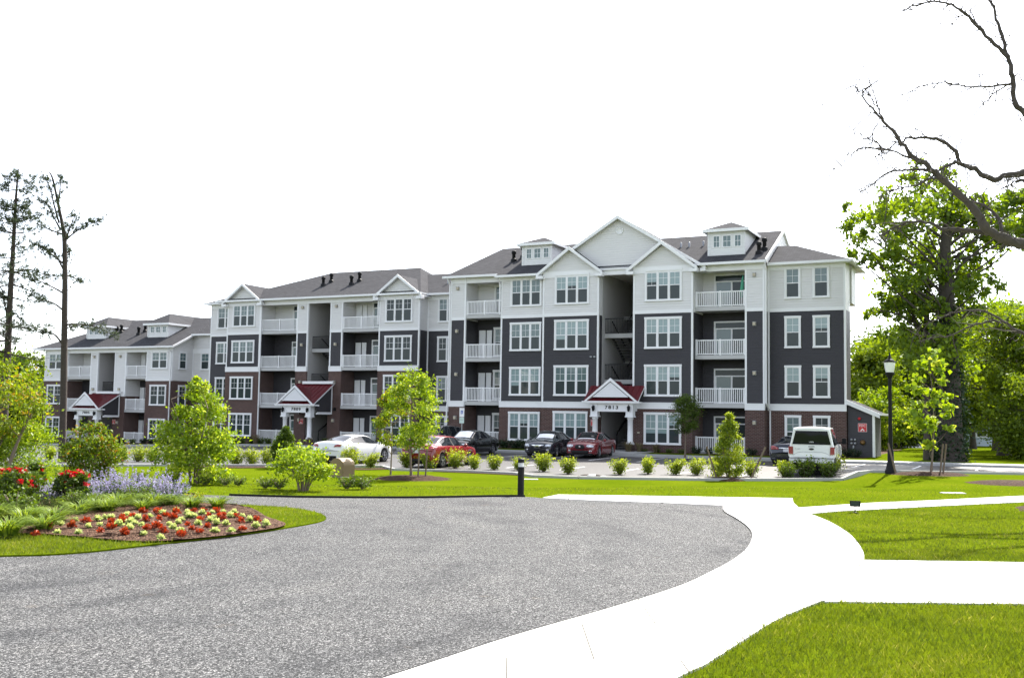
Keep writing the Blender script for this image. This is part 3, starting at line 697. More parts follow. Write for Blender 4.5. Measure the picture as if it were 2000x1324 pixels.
    for x, y in ((15.94, 2.87), (16.5, 2.88), (17.46, 2.9)):
        m = MB(); z = ze+pt*(y-ey); m.lathe((x, y, z), [(.07, -.1), (.07, .3), (.03, .32)], 8); m.build('vent_pipe', M_GREY, root)
    downspout(root, [(.02, -.5, 11.65), (.02, -.14, 11.2), (.02, -.14, 3.1), (-.02, -.2, 2.6), (-.02, -.2, -.1)])
    downspout(root, [(22.22, -.5, 11.65), (22.22, -.15, 11.2), (22.22, -.15, 3.1), (22.3, .62, 2.6), (22.3, .62, -.1)])
    downspout(root, [(4.12, -.8, 11.5), (4.1, -.35, 11.1), (4.1, -.35, 9.0)])
    # lean-to at the end wall
    m = MB(); m.prism([(26.8, -.3), (28.3, -.3), (28.3, 2.42), (26.8, 3.08)], 1.0, 4.0); sh = m.build('lean_to', M_DARK, root); recalc(sh.data)
    m = MB(); m.slab([(26.76, .8, 3.36), (28.62, .8, 2.56), (28.62, 4.2, 2.56), (26.76, 4.2, 3.36)], .05); m.prism([(26.76, 3.08), (28.62, 2.28), (28.62, 2.54), (26.76, 3.34)], .74, .8, 1); m.box(28.18, 28.32, .965, 1.1, 0, 2.45, 1); m.box(28.62, 28.75, .7, 4.2, 2.45, 2.58, 1)
    o = m.build('lean_to_roof', [M_ROOF, M_TRIM], sh); recalc(o.data)
    red_sign(sh, 27.62, 1.0, 1.72)
    m = MB(); m.lathe((27.45, .98, 2.24), [(.09, 0), (.09, -.05), (.05, -.11), (.02, -.12)], 12, 0, 'y'); m.build('alarm_bell', M_SIGNRED, sh)
    m = MB()
    for x in (27.0, 27.2):
        for z in (.78, 1.0): m.lathe((x, .99, z), [(.075, 0), (.075, -.10), (.06, -.13), (.01, -.13)], 10, 0, 'y')
    m.box(27.07, 27.15, .9, 1.0, .48, .66); m.build('utility_meter', M_GREY, sh)
    m = MB(); m.lathe((27.63, .99, .85), [(.16, 0), (.16, -.03), (.11, -.10), (.13, -.16), (.06, -.18)], 12, 0, 'y'); m.build('hose_connection', simple('bronze', (.16, .09, .03), .4, .5), sh)
    red_sign(root, 11.2, -.56, 1.72, 'FDC', .42, 'fire_sign')
    m = MB(); m.box(-.07, .07, -.05, 0, -.05, .05); m.build('wall_box', M_TAN, root, (14.25, -.56, 1.15))
    for x in (7.75, 8.05): 
        m = MB(); m.box(-.09, .09, -.09, 0, -.14, .14); m.build('meter_box', M_GREY, root, (x, -.56, 1.0))
    for x in (10.95, 11.2):
        m = MB(); m.box(-.06, .06, -.10, 0, -.04, .05); m.build('security_lamp', M_GREY, root, (x, -.5, 6.0))
    # folded garden parasol on the top right balcony stands by itself
    ub = empty('garden_parasol', root.matrix_basis @ Vector((20.55, .45, 9.08)), -ANG)
    tag(ub, 'folded green garden parasol leaning on the top right balcony of building 7813', 'parasol')
    m = MB(); m.tube([(0, 0, 0), (.1, .02, 1.9)], .02); m.build('pole', M_TRIM, ub)
    m = MB(); m.tube([(.02, 0, .55), (.05, .01, .9), (.08, .015, 1.5), (.11, .02, 1.95)], [.05, .13, .09, .02], 8); m.build('canopy', simple('parasol_green', (.08, .35, .22), .8), ub)
    return root
B1 = building_one()

def building_two():
    g0 = -.37
    root = empty('apartment_building', (*P2(-62, D2-D1), 0), -ANG)
    tag(root, 'middle four storey apartment building with two storeys of brick, numbered 7809', 'building', 'apartment buildings along the parking lot')
    W = newW(); f = 3.03; by = 1.75; ztp = 11.3; zbr, zd = 5.40, 8.50
    A = lambda x0, x1, yf, yb: seg(W, x0, x1, yf, yb, g0, zbr, zd, ztp)
    A(2.05, 5.62, -.12, 5); A(9.3, 10.42, 0, 5); A(12.62, 13.82, 0, 5); A(17.36, 21.05, -.12, 5)
    seg(W, -.8, 2.04, 1.0, 9, g0, 2.35, 8.50, ztp); seg(W, 21.06, 26.5, 1.05, 9, g0, 2.35, 8.50, ztp)
    for x0, x1 in ((5.62, 9.3), (13.82, 17.36)):
        W[1].box(x0, x1, by, 5, -2, zd+.2); W[2].box(x0, x1, by+.003, 5, zd+.21, ztp); W[3].box(x0-.01, x1+.01, -.05, .15, ztp-.42, ztp); W[2].box(x0, x1, .15, by, ztp-.3, ztp-.05)
    W[3].box(10.41, 12.63, -.05, .15, ztp-.42, ztp+.02)
    W[2].box(-.75, 26.4, 6, 10.5, -2, ztp)
    walls(root, W)
    for k in range(4):
        z = g0+f*k; v = (2, 2, 1, 1)[k]
        window(root, 2.75, 4.95, z+.5, z+2.2, -.17 if k < 2 else -.12, 3, v); window(root, 18.05, 20.3, z+.5, z+2.3, -.17 if k < 2 else -.12, 3, (2, 2, 2, 2)[k])
        window(root, .05, 1.6, z+.5, z+2.2, 1.0-(.05 if k < 1 else 0), 2, v); window(root, 22.1, 24.3, z+.5, z+2.25, 1.05-(.05 if k < 1 else 0), 3, (2, 1, 2, 1)[k])
        balcony(root, 5.62, 9.3, z, -.02, by, k > 0, None, (7.5, 9.2), True); balcony(root, 13.82, 17.36, z, -.02, by, k > 0, 13.95, (15.5, 17.2), True)
        o_ = -.05 if k < 2 else 0
        wall_light(root, 9.86, o_, z+1.85); wall_light(root, 13.2, o_, z+1.85)
    stairwell(root, 10.42, 12.62, [g0+f*k for k in range(4)], 6, 11.2, g0)
    porch(root, 11.4, 2.6, g0-.03, '7809', closed_side=True, rise=1.72, ybk=-.08)
    ze, ey, pt, ry = 11.36, -.47, .5, 5.1; rz = ze+pt*(ry-ey)
    m = MB(); xl, xr = 1.0, 21.3
    m.slab([(xl, ey, ze), (xr, ey, ze), (17.8, ry, rz), (8.9, ry, rz)], .12); m.slab([(xl, ey, ze), (8.9, ry, rz), (xl, 11, ze)], .12); m.slab([(xr, 11, ze), (17.8, ry, rz), (xr, ey, ze)], .12); m.slab([(xl, 11, ze), (8.9, ry, rz), (17.8, ry, rz), (xr, 11, ze)], .12)
    m.box(xl, xr, ey-.13, ey, ze-.14, ze+.01, 1)
    o = m.build('roof', [M_ROOF, M_TRIM], root); recalc(o.data)
    m = MB(); e2, z2 = .58, 11.35; m.slab([(-1.2, e2, z2), (3, e2, z2), (3, 4, z2+1.4), (1.6, 4, z2+1.4)], .12); m.slab([(-1.2, e2, z2), (1.6, 4, z2+1.4), (-1.2, 9, z2)], .12)
    m.box(-1.2, 2, e2-.13, e2, z2-.14, z2+.01, 1); o = m.build('wing_roof', [M_ROOF, M_TRIM], root); recalc(o.data); m = MB()
    m.slab([(18.5, e2, z2), (27.5, e2, z2), (27.5, 4.9, z2+2.15), (18.5, 4.9, z2+2.15)], .12); m.slab([(18.5, 4.9, z2+2.15), (27.5, 4.9, z2+2.15), (27.5, 10, z2), (18.5, 10, z2)], .12)
    m.box(21.2, 27.5, e2-.13, e2, z2-.14, z2+.01, 1)
    o = m.build('wing_roof', [M_ROOF, M_TRIM], root); recalc(o.data)
    gable_bay_roof(root, 2.05, 5.62, -.12, 11.4, 12.75, 3.2); gable_bay_roof(root, 17.36, 21.05, -.12, 11.4, 12.78, 3.2)
    for x0, x1 in ((2.05, 5.62), (17.36, 21.05)):
        m = MB(); m.prism([(x0+.02, 11.28), (x1-.02, 11.28), ((x0+x1)/2, 12.6)], -.118, .2); o = m.build('bay_gable', M_LIGHT, root); recalc(o.data)
    vent_pair(root, [(10.3, 2.0, 12.6), (10.55, 2.75, 12.97), (13.2, 1.9, 12.55), (13.5, 2.6, 12.9)])
    m = MB(); m.lathe((21.9, 2.6, 12.5), [(.07, -.2), (.07, .3), (.03, .32)], 8); m.build('vent_pipe', M_GREY, root)
    downspout(root, [(5.7, -.5, 11.25), (5.7, -.15, 10.9), (5.7, -.15, g0)]); downspout(root, [(17.3, -.5, 11.2), (17.3, -.2, 10.8), (17.3, -.2, 9)])
    red_sign(root, 10.05, -.06, g0+1.75, 'FDC', .42)
    m = MB(); m.box(-.1, .1, -.1, 0, -.12, .12); m.build('alarm_box', M_BLACK, root, (13.35, -.05, g0+2.75))
    return root
B2 = building_two()

def building_three():
    g0 = -.95
    root = empty('apartment_building', (*P2(-84.5, D3-D1), 0), -ANG)
    tag(root, 'farthest three storey apartment building with twin dormers, behind the thin pine trunk', 'building', 'apartment buildings along the parking lot')
    W = newW(); f = 3.03; by = 1.75; ztp = 7.72
    A = lambda x0, x1, yf, yb, br=4.72: seg(W, x0, x1, yf, yb, g0, br, br, ztp, .14)
    A(.2, 3.36, 0, 5); A(6.4, 7.35, 0, 5, 3.3); A(9.5, 10.95, 0, 5, 3.3); A(13.5, 16.6, 0, 8); A(16.61, 23.5, 2.5, 9)
    seg(W, -.9, .19, 1.5, 9, g0, 4.72, 4.72, ztp, .14)
    for x0, x1 in ((3.36, 6.4), (10.95, 13.5)):
        W[1].box(x0, x1, by, 5, -2, 4.8); W[2].box(x0, x1, by+.003, 5, 4.81, ztp); W[3].box(x0-.01, x1+.01, -.05, .15, ztp-.4, ztp); W[2].box(x0, x1, .15, by, ztp-.3, ztp-.05)
    W[3].box(7.34, 9.51, -.05, .15, ztp-.4, ztp+.02); W[2].box(-.8, 23.4, 6, 11, -2, ztp)
    walls(root, W)
    for k in range(3):
        z = g0+f*k; top = 2.15; lo = .5 if k < 2 else .75; v = 2 if k < 2 else 1; o_ = -.05 if k < 2 else 0
        window(root, .85, 2.6, z+lo, z+top, o_, 2, v); window(root, 14.2, 15.95, z+lo, z+top, o_, 2, v)
        window(root, .85, 1.6, z+lo, z+top, 16.6-o_+.002, 1, v, True, 'right'); window(root, 17.7, 19.5, z+lo, z+top, 2.5+o_, 2, v)
        balcony(root, 3.36, 6.4, z, -.02, by, k > 0, None, (4.6, 6.3), False, True); balcony(root, 10.95, 13.5, z, -.02, by, k > 0, 11.05 if k < 2 else 11.05, (12.2, 13.45))
        wall_light(root, 6.85, -.05 if k < 1 else 0, z+1.85); wall_light(root, 10.2, -.05 if k < 1 else 0, z+1.85)
    stairwell(root, 7.35, 9.5, [g0+f*k for k in range(3)], 6, 7.6, g0)
    porch(root, 8.75, 2.5, g0-.03, '7805', closed_side=True, rise=1.45, ybk=-.08)
    ze, ey, pt, ry = 7.80, -.47, .5, 5.8; rz = ze+pt*(ry-ey); m = MB()
    m.slab([(-1.0, ey, ze), (17.0, ey, ze), (17.0, ry, rz), (5.2, ry, rz)], .12); m.slab([(-1.0, ey, ze), (5.2, ry, rz), (-1.0, 12, ze)], .12); m.slab([(5.2, ry, rz), (26, ry, rz), (26, 12, ze), (-1, 12, ze)], .12)
    z3 = ze+pt*(2.0-ey); m.slab([(17.0, 2.0, z3-.002), (26, 2.0, z3-.002), (26, ry, rz), (17.0, ry, rz)], .12)
    m.box(-1.0, 17.03, ey-.13, ey, ze-.14, ze+.01, 1); m.prism([(ey, ze-.16), (2.1, z3-.16), (2.1, z3+.03), (ey, ze+.03)], 17.0, 17.06, 1, 'x'); m.box(16.9, 26, 1.87, 2.0, z3-.15, z3+.0, 1)
    o = m.build('roof', [M_ROOF, M_TRIM], root); recalc(o.data)
    m = MB(); m.prism([(0, ztp-.1), (8, ztp-.1), (8, ztp+3.3), (5.8, 10.7)], 16.4, 16.59, 0, 'x'); m.box(16.6, 23.5, 2.51, 3, ztp-.05, z3-.1); o = m.build('upper_wall', M_LIGHT, root); recalc(o.data)
    m = MB(); m.slab([(-1.7, 1.3, 7.9), (.5, 1.3, 7.9), (2.5, 4.5, 9.4), (1, 4.5, 9.4)], .12); m.slab([(-1.7, 1.3, 7.9), (1, 4.5, 9.4), (-1.7, 9, 7.9)], .12); o = m.build('wing_roof', [M_ROOF, M_TRIM], root); recalc(o.data)
    dormer(root, 3.95, 6.5, 1.5, 8.85, 10.0, 7.5, 11.0, .3); dormer(root, 11.9, 14.45, 1.5, 8.85, 10.05, 7.5, 11.1, .3)
    vent_pair(root, [(6.7, 2.6, 9.34), (7.05, 2.85, 9.46), (10.0, 2.2, 9.14), (10.1, 2.9, 9.48)])
    downspout(root, [(3.3, -.5, 7.7), (3.3, -.12, 7.4), (3.3, -.12, g0)]); downspout(root, [(16.55, -.55, 7.65), (16.5, -.12, 7.3), (16.5, -.12, 5.0), (16.55, -.14, g0)])
    red_sign(root, 9.75, -.06, g0+1.9, 'FDC', .42)
    return root
B3 = building_three()
# ------------------------------------------------------------------ vehicles (local x forwards, y to the left, z up)
M_TYRE = simple('tyre_rubber', (.015, .015, .016), .85); M_RIM = simple('alloy', (.42, .43, .45), .3, .85, var=.03); M_DGLASS = glass('car_glass', (.008, .010, .014), .02, .28)
M_CHROME = simple('chrome', (.75, .76, .78), .12, 1.0, var=.02); M_LAMPW = simple('lamp_lens', (.55, .58, .62), .12, .2, coat=1); M_TAIL = simple('tail_lens', (.24, .004, .006), .15, 0, .6, coat=1)
M_PLATE = simple('plate', (.55, .57, .6), .5, var=.1, scale=30); M_UNDER = simple('underbody', (.008, .008, .009), .8)
M_AMBER = simple('amber_lens', (.7, .2, .02), .2, coat=1); M_SHADE = simple('windscreen_shade', (.85, .87, .9), .35, .3)

def loft(st, wheels, rw, L, ny=6, bow=(.16, .10)):
    """st: rows of x, sill z, shoulder z, top z, half width, top half width -> grid of points for the left half"""
    st = np.array(st, float); xs = []
    for i in range(len(st)-1):
        n = max(2, int((st[i+1, 0]-st[i, 0])/.055)); xs += list(np.linspace(st[i, 0], st[i+1, 0], n, endpoint=False))
    xs.append(st[-1, 0]); xs = np.array(xs)
    def itp(k):
        # monotone-ish cubic through the stations
        x, y = st[:, 0], st[:, k]; d = np.gradient(y, x)
        s = np.diff(y)/np.diff(x)
        for i in range(len(s)):
            if abs(s[i]) < 1e-6: d[i] = d[i+1] = 0
        for i in range(1, len(x)-1):
            if s[i-1]*s[i] <= 0: d[i] = 0
            else: d[i] = math.copysign(min(abs(d[i]), 2.2*min(abs(s[i-1]), abs(s[i]))), s[i])
        j = np.clip(np.searchsorted(x, xs)-1, 0, len(x)-2); h = x[j+1]-x[j]; t = (xs-x[j])/h
        return (2*t**3-3*t**2+1)*y[j]+(t**3-2*t*t+t)*h*d[j]+(-2*t**3+3*t*t)*y[j+1]+(t**3-t*t)*h*d[j+1]
    zs, zb, zt_, w, wt = [itp(k) for k in range(1, 6)]
    for xw in wheels:
        dx = xs-xw; Rr = rw+.055; a = np.where(np.abs(dx) < Rr, np.sqrt(np.maximum(Rr*Rr-dx*dx, 0))+rw, 0); zs = np.maximum(zs, np.minimum(a, zb-.06))
    rows = []
    # t positions: 0 sill .. 1 shoulder .. 2 top edge .. 3 centre
    T = [0, .12, .3, .55, .8, .93, 1.0, 1.06, 1.18, 1.38, 1.62, 1.82, 1.94, 2.0, 2.07, 2.2, 2.4, 2.6, 2.8, 3.0]
    for t in T:
        if t <= 1:
            prof = np.interp(t, [0, .12, .3, .55, .8, .93, 1.0], [.93, .975, .995, 1.0, .985, .965, .94]); y = w*prof; z = zs+(zb-zs)*t
        elif t <= 2:
            q = t-1; y = w*.94+(wt-w*.94)*(q**.9); z = zb+(zt_-.035-zb)*q
        else:
            q = t-2; y = wt*(1-q); z = zt_-.035+.035*(1-(1-q)**2.2)+.02*(1-(1-q)**2)
        rows.append((y, z))
    Y = np.array([r_[0] for r_ in rows]).T; Z = np.array([r_[1] for r_ in rows]).T
    X = np.repeat(xs[:, None], Y.shape[1], 1)
    fr = smooth((xs-(xs[-1]-.9))/.9)[:, None]; rr = smooth(((xs[0]+.8)-xs)/.8)[:, None]
    X = X-fr*bow[0]*(np.abs(Y)/.9)**2.6+rr*bow[1]*(np.abs(Y)/.9)**2.6
    return xs, np.array(T), X, Y, Z
def full(X, Y, Z):
    V = np.stack([X, Y, Z], -1); Vm = V[:, ::-1][:, 1:].copy(); Vm[..., 1] *= -1
    return np.concatenate([V, Vm], 1)
def surf(V, front):
    g = V.reshape(-1, 3)
    xm = np.percentile(g[:, 0], 78 if front else 22); g = g[g[:, 0] > xm] if front else g[g[:, 0] < xm]
    def q(y, z):
        d = (g[:, 1]-y)**2+(g[:, 2]-z)**2; i = np.argsort(d)[:10]; return float(np.max(g[i, 0]) if front else np.min(g[i, 0]))
    return q
def patch(name, poly, sf, off, mat, parent, front=True, n=5, thick=.03):
    """a thin shaped piece lying on the nose or tail: poly in (y, z)"""
    s = 1 if front else -1; c = np.mean(poly, 0); P = []
    for a, b in zip(poly, poly[1:]+poly[:1]):
        for k in range(n): P.append((a[0]+(b[0]-a[0])*k/n, a[1]+(b[1]-a[1])*k/n))
    rings = [1, .66, .33]; vs = []
    for q in rings:
        for p in P: y = c[0]+(p[0]-c[0])*q; z = c[1]+(p[1]-c[1])*q; vs.append((sf(y, z)+s*off, y, z))
    vs.append((sf(*c)+s*off, c[0], c[1])); N = len(P); fs = []
    for r_ in range(2):
        for k in range(N): fs.append((r_*N+k, r_*N+(k+1) % N, (r_+1)*N+(k+1) % N, (r_+1)*N+k))
    for k in range(N): fs.append((2*N+k, 2*N+(k+1) % N, 3*N))
    b0 = len(vs); vs += [(v[0]-s*thick, v[1], v[2]) for v in vs[:N]]
    for k in range(N): fs.append((k, b0+k, b0+(k+1) % N, (k+1) % N))
    m = MB(); m.add(vs, fs, 0, True); o = m.build(name, mat, parent); recalc(o.data); return o
def rrect(y, z, a, b, k=.35):
    r_ = min(a, b)*k; return [(y-a+r_, z-b), (y+a-r_, z-b), (y+a, z-b+r_), (y+a, z+b-r_), (y+a-r_, z+b), (y-a+r_, z+b), (y-a, z+b-r_), (y-a, z-b+r_)]
def oval(y, z, a, b, n=14): return [(y+a*math.cos(2*math.pi*k/n), z+b*math.sin(2*math.pi*k/n)) for k in range(n)]
WH = {}
def wheel(parent, x, y, rw, wd=.21, spokes=5, steer=0):
    k = (rw, spokes)
    if k not in WH:
        m = MB(); m.lathe((0, 0, 0), [(rw*.62, -wd/2+.02), (rw*.70, -wd/2), (rw*.95, -wd/2+.012), (rw, -wd/2+.04), (rw, wd/2-.04), (rw*.95, wd/2-.012), (rw*.70, wd/2), (rw*.62, wd/2-.02)], 26, 0, 'y')
        a = m.mesh('tyre', M_TYRE); m = MB()
        m.lathe((0, wd/2-.03, 0), [(rw*.60, 0), (rw*.66, .022), (rw*.61, .028), (rw*.57, .0), (rw*.55, -.05)], 26, 0, 'y'); m.lathe((0, wd/2-.075, 0), [(rw*.6, 0), (rw*.5, .004)], 26, 1, 'y')
        for i in range(spokes):
            t = 2*math.pi*i/spokes+.3; m.bar((0, wd/2-.03, 0), (rw*.6*math.cos(t), wd/2-.02, rw*.6*math.sin(t)), .07, .03)
        m.lathe((0, wd/2-.04, 0), [(rw*.17, 0), (rw*.16, .03), (.01, .035)], 12, 0, 'y')
        WH[k] = (a, m.mesh('rim', [M_RIM, M_UNDER]))
    o = link('wheel', WH[k][0], parent, (x, y, rw)); o.rotation_euler = (0, 0, (0 if y > 0 else math.pi)+steer); link('rim', WH[k][1], o); return o
def grid_faces(V, keep, name, mat, parent, off=0.0):
    nx, nt_ = V.shape[:2]; P = V.reshape(-1, 3).copy(); Fs = []
    for i in range(nx-1):
        for j in range(nt_-1):
            if keep(i, j): Fs.append((i*nt_+j, i*nt_+j+1, (i+1)*nt_+j+1, (i+1)*nt_+j))
    Fs = np.array(Fs); u, inv = np.unique(Fs, return_inverse=True)
    me = np_mesh(name, P[u], inv.reshape(Fs.shape), mat, smooth=True); recalc(me); o = link(name, me, parent); return o
def vehicle(name, label, loc, rz, st, pm, wheels, rw, track, ws, rg, sw, pillars=(), spokes=5, group='parked cars', cat='car', bow=(.16, .10), glassmat=None, shade=False, steer=0, rw_top=(2.2, 3.8)):
    """ws, rg: x range of the windscreen and the rear glass; sw: x range of the side glass"""
    root = empty(name, loc, rz); tag(root, label, cat, group); G = glassmat or M_DGLASS
    xs, T, X, Y, Z = loft(st, wheels, rw, 0, bow=bow); V = full(X, Y, Z); nT = len(T); TT = np.concatenate([T, 6-T[::-1][1:]])
    xm = (xs[1:]+xs[:-1])/2; tm = (TT[1:]+TT[:-1])/2
    def reg(i, j):
        x = xm[i]; t = min(tm[j], 6-tm[j])
        if t > 2.06 and ws[0] < x < ws[1]: return 'windscreen'
        if rg and t > 2.06 and rg[0] < x < rg[1]: return 'rear_window'
        if 1.10 < t < 1.92 and sw[0] < x < sw[1]:
            h = np.interp(x, st_x, np.array(st)[:, 3]-np.array(st)[:, 2])
            if h < .10: return 'body'
            for p in pillars:
                if abs(x-p) < .05: return 'pillar'
            return 'side_l' if tm[j] < 3 else 'side_r'
        return 'body'
    st_x = np.array(st)[:, 0]
    g = [[reg(i, j) for j in range(len(tm))] for i in range(len(xm))]; names = {g[i][j] for i in range(len(xm)) for j in range(len(tm))}
    b = grid_faces(V, lambda i, j: g[i][j] == 'body', 'body', pm, root)
    mp = {'windscreen': ('windscreen', G), 'rear_window': ('rear_window', G), 'side_l': ('side_window', G), 'side_r': ('side_window', G), 'pillar': ('pillar', M_BLACK)}
    for k in sorted(names-{'body'}): grid_faces(V, lambda i, j, k=k: g[i][j] == k, mp[k][0], mp[k][1], root)
    # closing panels of nose and tail, underbody
    for nm, ring in (('tail_panel', V[0]), ('nose_panel', V[-1])):
        m = MB(); m.add(ring, [tuple(range(len(ring)))], 0); m.build(nm, pm, root)
    m = MB(); x0, x1 = xs[0]+.12, xs[-1]-.12; w0 = track-.14
    m.box(x0, x1, -w0, w0, .17, .55)
    o = m.build('underbody', M_UNDER, root)
    for x in wheels:
        for s in (-1, 1): wheel(root, x, s*track, rw, spokes=spokes, steer=steer if x > 0 else 0)
    return root, V, surf(V, True), surf(V, False), xs
def mirrors(root, x, y, z, pm):
    for s in (-1, 1):
        m = MB(); m.lathe((x, s*(y+.10), z), [(.02, -.07), (.075, -.05), (.095, .0), (.075, .05), (.02, .06)], 10, 0, 'x'); m.bar((x, s*(y-.08), z-.04), (x, s*(y+.08), z-.02), .04, .05); o = m.build('mirror', pm, root); recalc(o.data)
SEDAN = [(-2.42, .30, .60, .64, .78, .60), (-2.36, .26, .84, .90, .86, .66), (-2.22, .22, .96, 1.06, .90, .68), (-1.80, .20, .99, 1.10, .92, .66), (-1.72, .20, .99, 1.12, .92, .65), (-.90, .19, .985, 1.40, .93, .54), (-.3, .19, .965, 1.455, .93, .545), (.25, .19, .955, 1.43, .93, .555), (1.18, .19, .94, 1.02, .93, .66), (1.28, .19, .935, .995, .93, .69), (1.85, .20, .87, .93, .915, .68), (2.22, .22, .77, .82, .87, .62), (2.38, .24, .66, .70, .80, .56), (2.44, .28, .56, .58, .72, .50)]
COUPE = [(-2.40, .30, .66, .70, .80, .60), (-2.34, .26, .90, .97, .87, .66), (-2.2, .22, 1.0, 1.08, .90, .68), (-1.85, .20, 1.0, 1.10, .92, .64), (-.75, .19, .97, 1.36, .925, .52), (-.2, .19, .95, 1.40, .925, .53), (.25, .19, .94, 1.37, .925, .55), (1.2, .19, .92, .99, .925, .66), (1.3, .19, .915, .965, .925, .69), (1.85, .20, .85, .90, .91, .68), (2.2, .22, .74, .79, .86, .62), (2.36, .24, .62, .66, .78, .56), (2.40, .28, .52, .54, .70, .50)]
SUV = [(-2.3, .4, .85, .95, .82, .66), (-2.24, .32, 1.05, 1.3, .88, .68), (-2.1, .30, 1.08, 1.58, .9, .66), (-1.6, .28, 1.08, 1.68, .92, .62), (-.4, .28, 1.05, 1.73, .93, .62), (.2, .28, 1.04, 1.70, .93, .62), (.95, .28, 1.03, 1.16, .93, .70), (1.05, .28, 1.02, 1.12, .93, .72), (1.8, .29, .96, 1.04, .92, .72), (2.15, .30, .88, .94, .88, .66), (2.3, .34, .70, .74, .80, .60)]
TRUCK = [(-2.95, .62, 1.08, 1.86, .95, .74), (-2.90, .60, 1.10, 1.92, .985, .76), (-2.3, .58, 1.10, 1.95, .99, .77), (-.95, .55, 1.10, 1.95, .99, .77), (-.8, .42, 1.12, 1.92, .99, .74), (-.2, .42, 1.12, 1.94, .99, .72), (.6, .42, 1.12, 1.90, .99, .72), (1.45, .42, 1.13, 1.24, .99, .80), (1.55, .44, 1.13, 1.20, .99, .82), (2.4, .46, 1.10, 1.18, .98, .80), (2.75, .48, 1.0, 1.06, .96, .74), (2.88, .52, .9, .94, .92, .70)]
P_WHITE = paint('white_paint', (.78, .79, .78)); P_RED = paint('bright_red_paint', (.20, .007, .009), .22); P_MAROON = paint('maroon_paint', (.16, .006, .012), .22); P_BLACK = paint('black_paint', (.006, .006, .008), .18); P_CHAR = paint('charcoal_paint', (.022, .025, .032), .22); P_BLUE = paint('navy_paint', (.008, .010, .022), .18)
HEAD = math.atan2(-NV[1], -NV[0]); AWAY = math.atan2(NV[1], NV[0])
def lot(x, y, dy=0):
    z = -.38
    for _ in range(12): p = gnd(x, y, z); z = float(zt(p[0], p[1]))+.036
    return (float(p[0]), float(p[1]), z)
def front_bits(root, sf, grille, head, emblem=None, fog=True, plate=False):
    grille(root, sf)
    for s in (-1, 1):
        o = patch('headlight', [(s*p[0], p[1]) for p in head], sf, .008, M_LAMPW, root)
        o2 = patch('lens', oval(s*np.mean([p[0] for p in head]), np.mean([p[1] for p in head]), .06, .05, 10), sf, .018, M_CHROME, o)
    patch('air_intake', rrect(0, .36, .50, .07), sf, .006, M_UNDER, root)
    if fog:
        for s in (-1, 1): patch('fog_lamp', oval(s*.62, .40, .075, .045, 10), sf, .008, M_CHROME, root)
def rear_bits(root, sr, tail, plate_z=.80, strip=None, body_low=.42, exhaust=True):
    for s in (-1, 1): patch('tail_light', [(s*p[0], p[1]) for p in tail], sr, .008, M_TAIL, root, False)
    p = patch('number_plate', rrect(0, plate_z, .17, .08, .1), sr, .010, M_PLATE, root, False)
    if strip: patch('chrome_strip', rrect(0, strip, .40, .022, .3), sr, .012, M_CHROME, root, False)
    patch('rear_valance', rrect(0, .36, .58, .055), sr, .006, M_UNDER, root, False)
KW = dict(wheels=(-1.42, 1.42), rw=.33, track=.80)
# maroon saloon, nose to the camera
p = at(1141, 896, 58.6); X0, Y0 = p[0], p[1]
def place(px, py, rz, half):   # rest the middle of the car so that its near end meets the lot at the pixel
    q = lot(px, py); return (q[0]-math.cos(rz)*half, q[1]-math.sin(rz)*half, float(zt(q[0]-math.cos(rz)*half, q[1]-math.sin(rz)*half))+.036)
r1, V1, f1, b1, _ = vehicle('parked_car', 'maroon saloon with a black oval grille, parked nose out beside the porch columns of 7813', place(1133, 895, HEAD+.10, 2.3), HEAD+.10, SEDAN, P_MAROON, ws=(.30, 1.14), rg=(-1.70, -.95), sw=(-1.45, .92), pillars=(-.25,), steer=.0, **KW)
def g1(root, sf):
    g = patch('grille', rrect(0, .63, .29, .125, .8), sf, .010, M_UNDER, root); patch('grille_ring', [*oval(0, .63, .05, .05, 12)], sf, .022, M_CHROME, g)
front_bits(r1, f1, g1, [(.38, .66), (.52, .60), (.76, .62), (.80, .70), (.62, .76), (.42, .74)]); mirrors(r1, .72, .90, 1.0, P_MAROON)
m = MB(); m.add([(.98, -.55, 1.075), (.98, .55, 1.075), (.82, .50, 1.155), (.82, -.50, 1.155)], [(0, 1, 2, 3)])
# charcoal saloon
r2, V2, f2, b2, _ = vehicle('parked_car', 'charcoal saloon with a bright shield grille, parked left of the maroon car', place(1050, 892.5, HEAD+.10, 2.3), HEAD+.10, SEDAN, P_CHAR, ws=(.30, 1.14), rg=(-1.70, -.95), sw=(-1.45, .92), pillars=(-.25,), spokes=7, **KW)
def g2(root, sf):
    g = patch('grille', [(-.40, .70), (.40, .70), (.34, .58), (.18, .50), (-.18, .50), (-.34, .58)], sf, .010, M_CHROME, root); patch('grille_slot', [(-.33, .64), (0, .60), (.33, .64), (.28, .56), (0, .53), (-.28, .56)], sf, .020, M_UNDER, g)
front_bits(r2, f2, g2, [(.48, .58), (.78, .60), (.80, .72), (.60, .73), (.50, .70)]); mirrors(r2, .72, .90, 1.0, P_CHAR)
def sunshade(root, V, xs, x0, x1, label):
    """reflective shade held inside the windscreen: follows the glass just outside its surface"""
    i0, i1 = np.searchsorted(xs, x0), np.searchsorted(xs, x1); T = V.shape[1]; c = T//2
    me = V[i0:i1+1, c-4:c+5]; nx, ny = me.shape[:2]; P = me.reshape(-1, 3)+np.array([.008, 0, .008])
    Fs = np.array([(i*ny+j, i*ny+j+1, (i+1)*ny+j+1, (i+1)*ny+j) for i in range(nx-1) for j in range(ny-1)])
    o = link('sunshade', np_mesh('sunshade', P, Fs, M_SHADE, smooth=True), root); recalc(o.data)
sunshade(r2, V2, _, .62, 1.10, ''); sunshade(r1, V1, _, .95, 1.10, '')
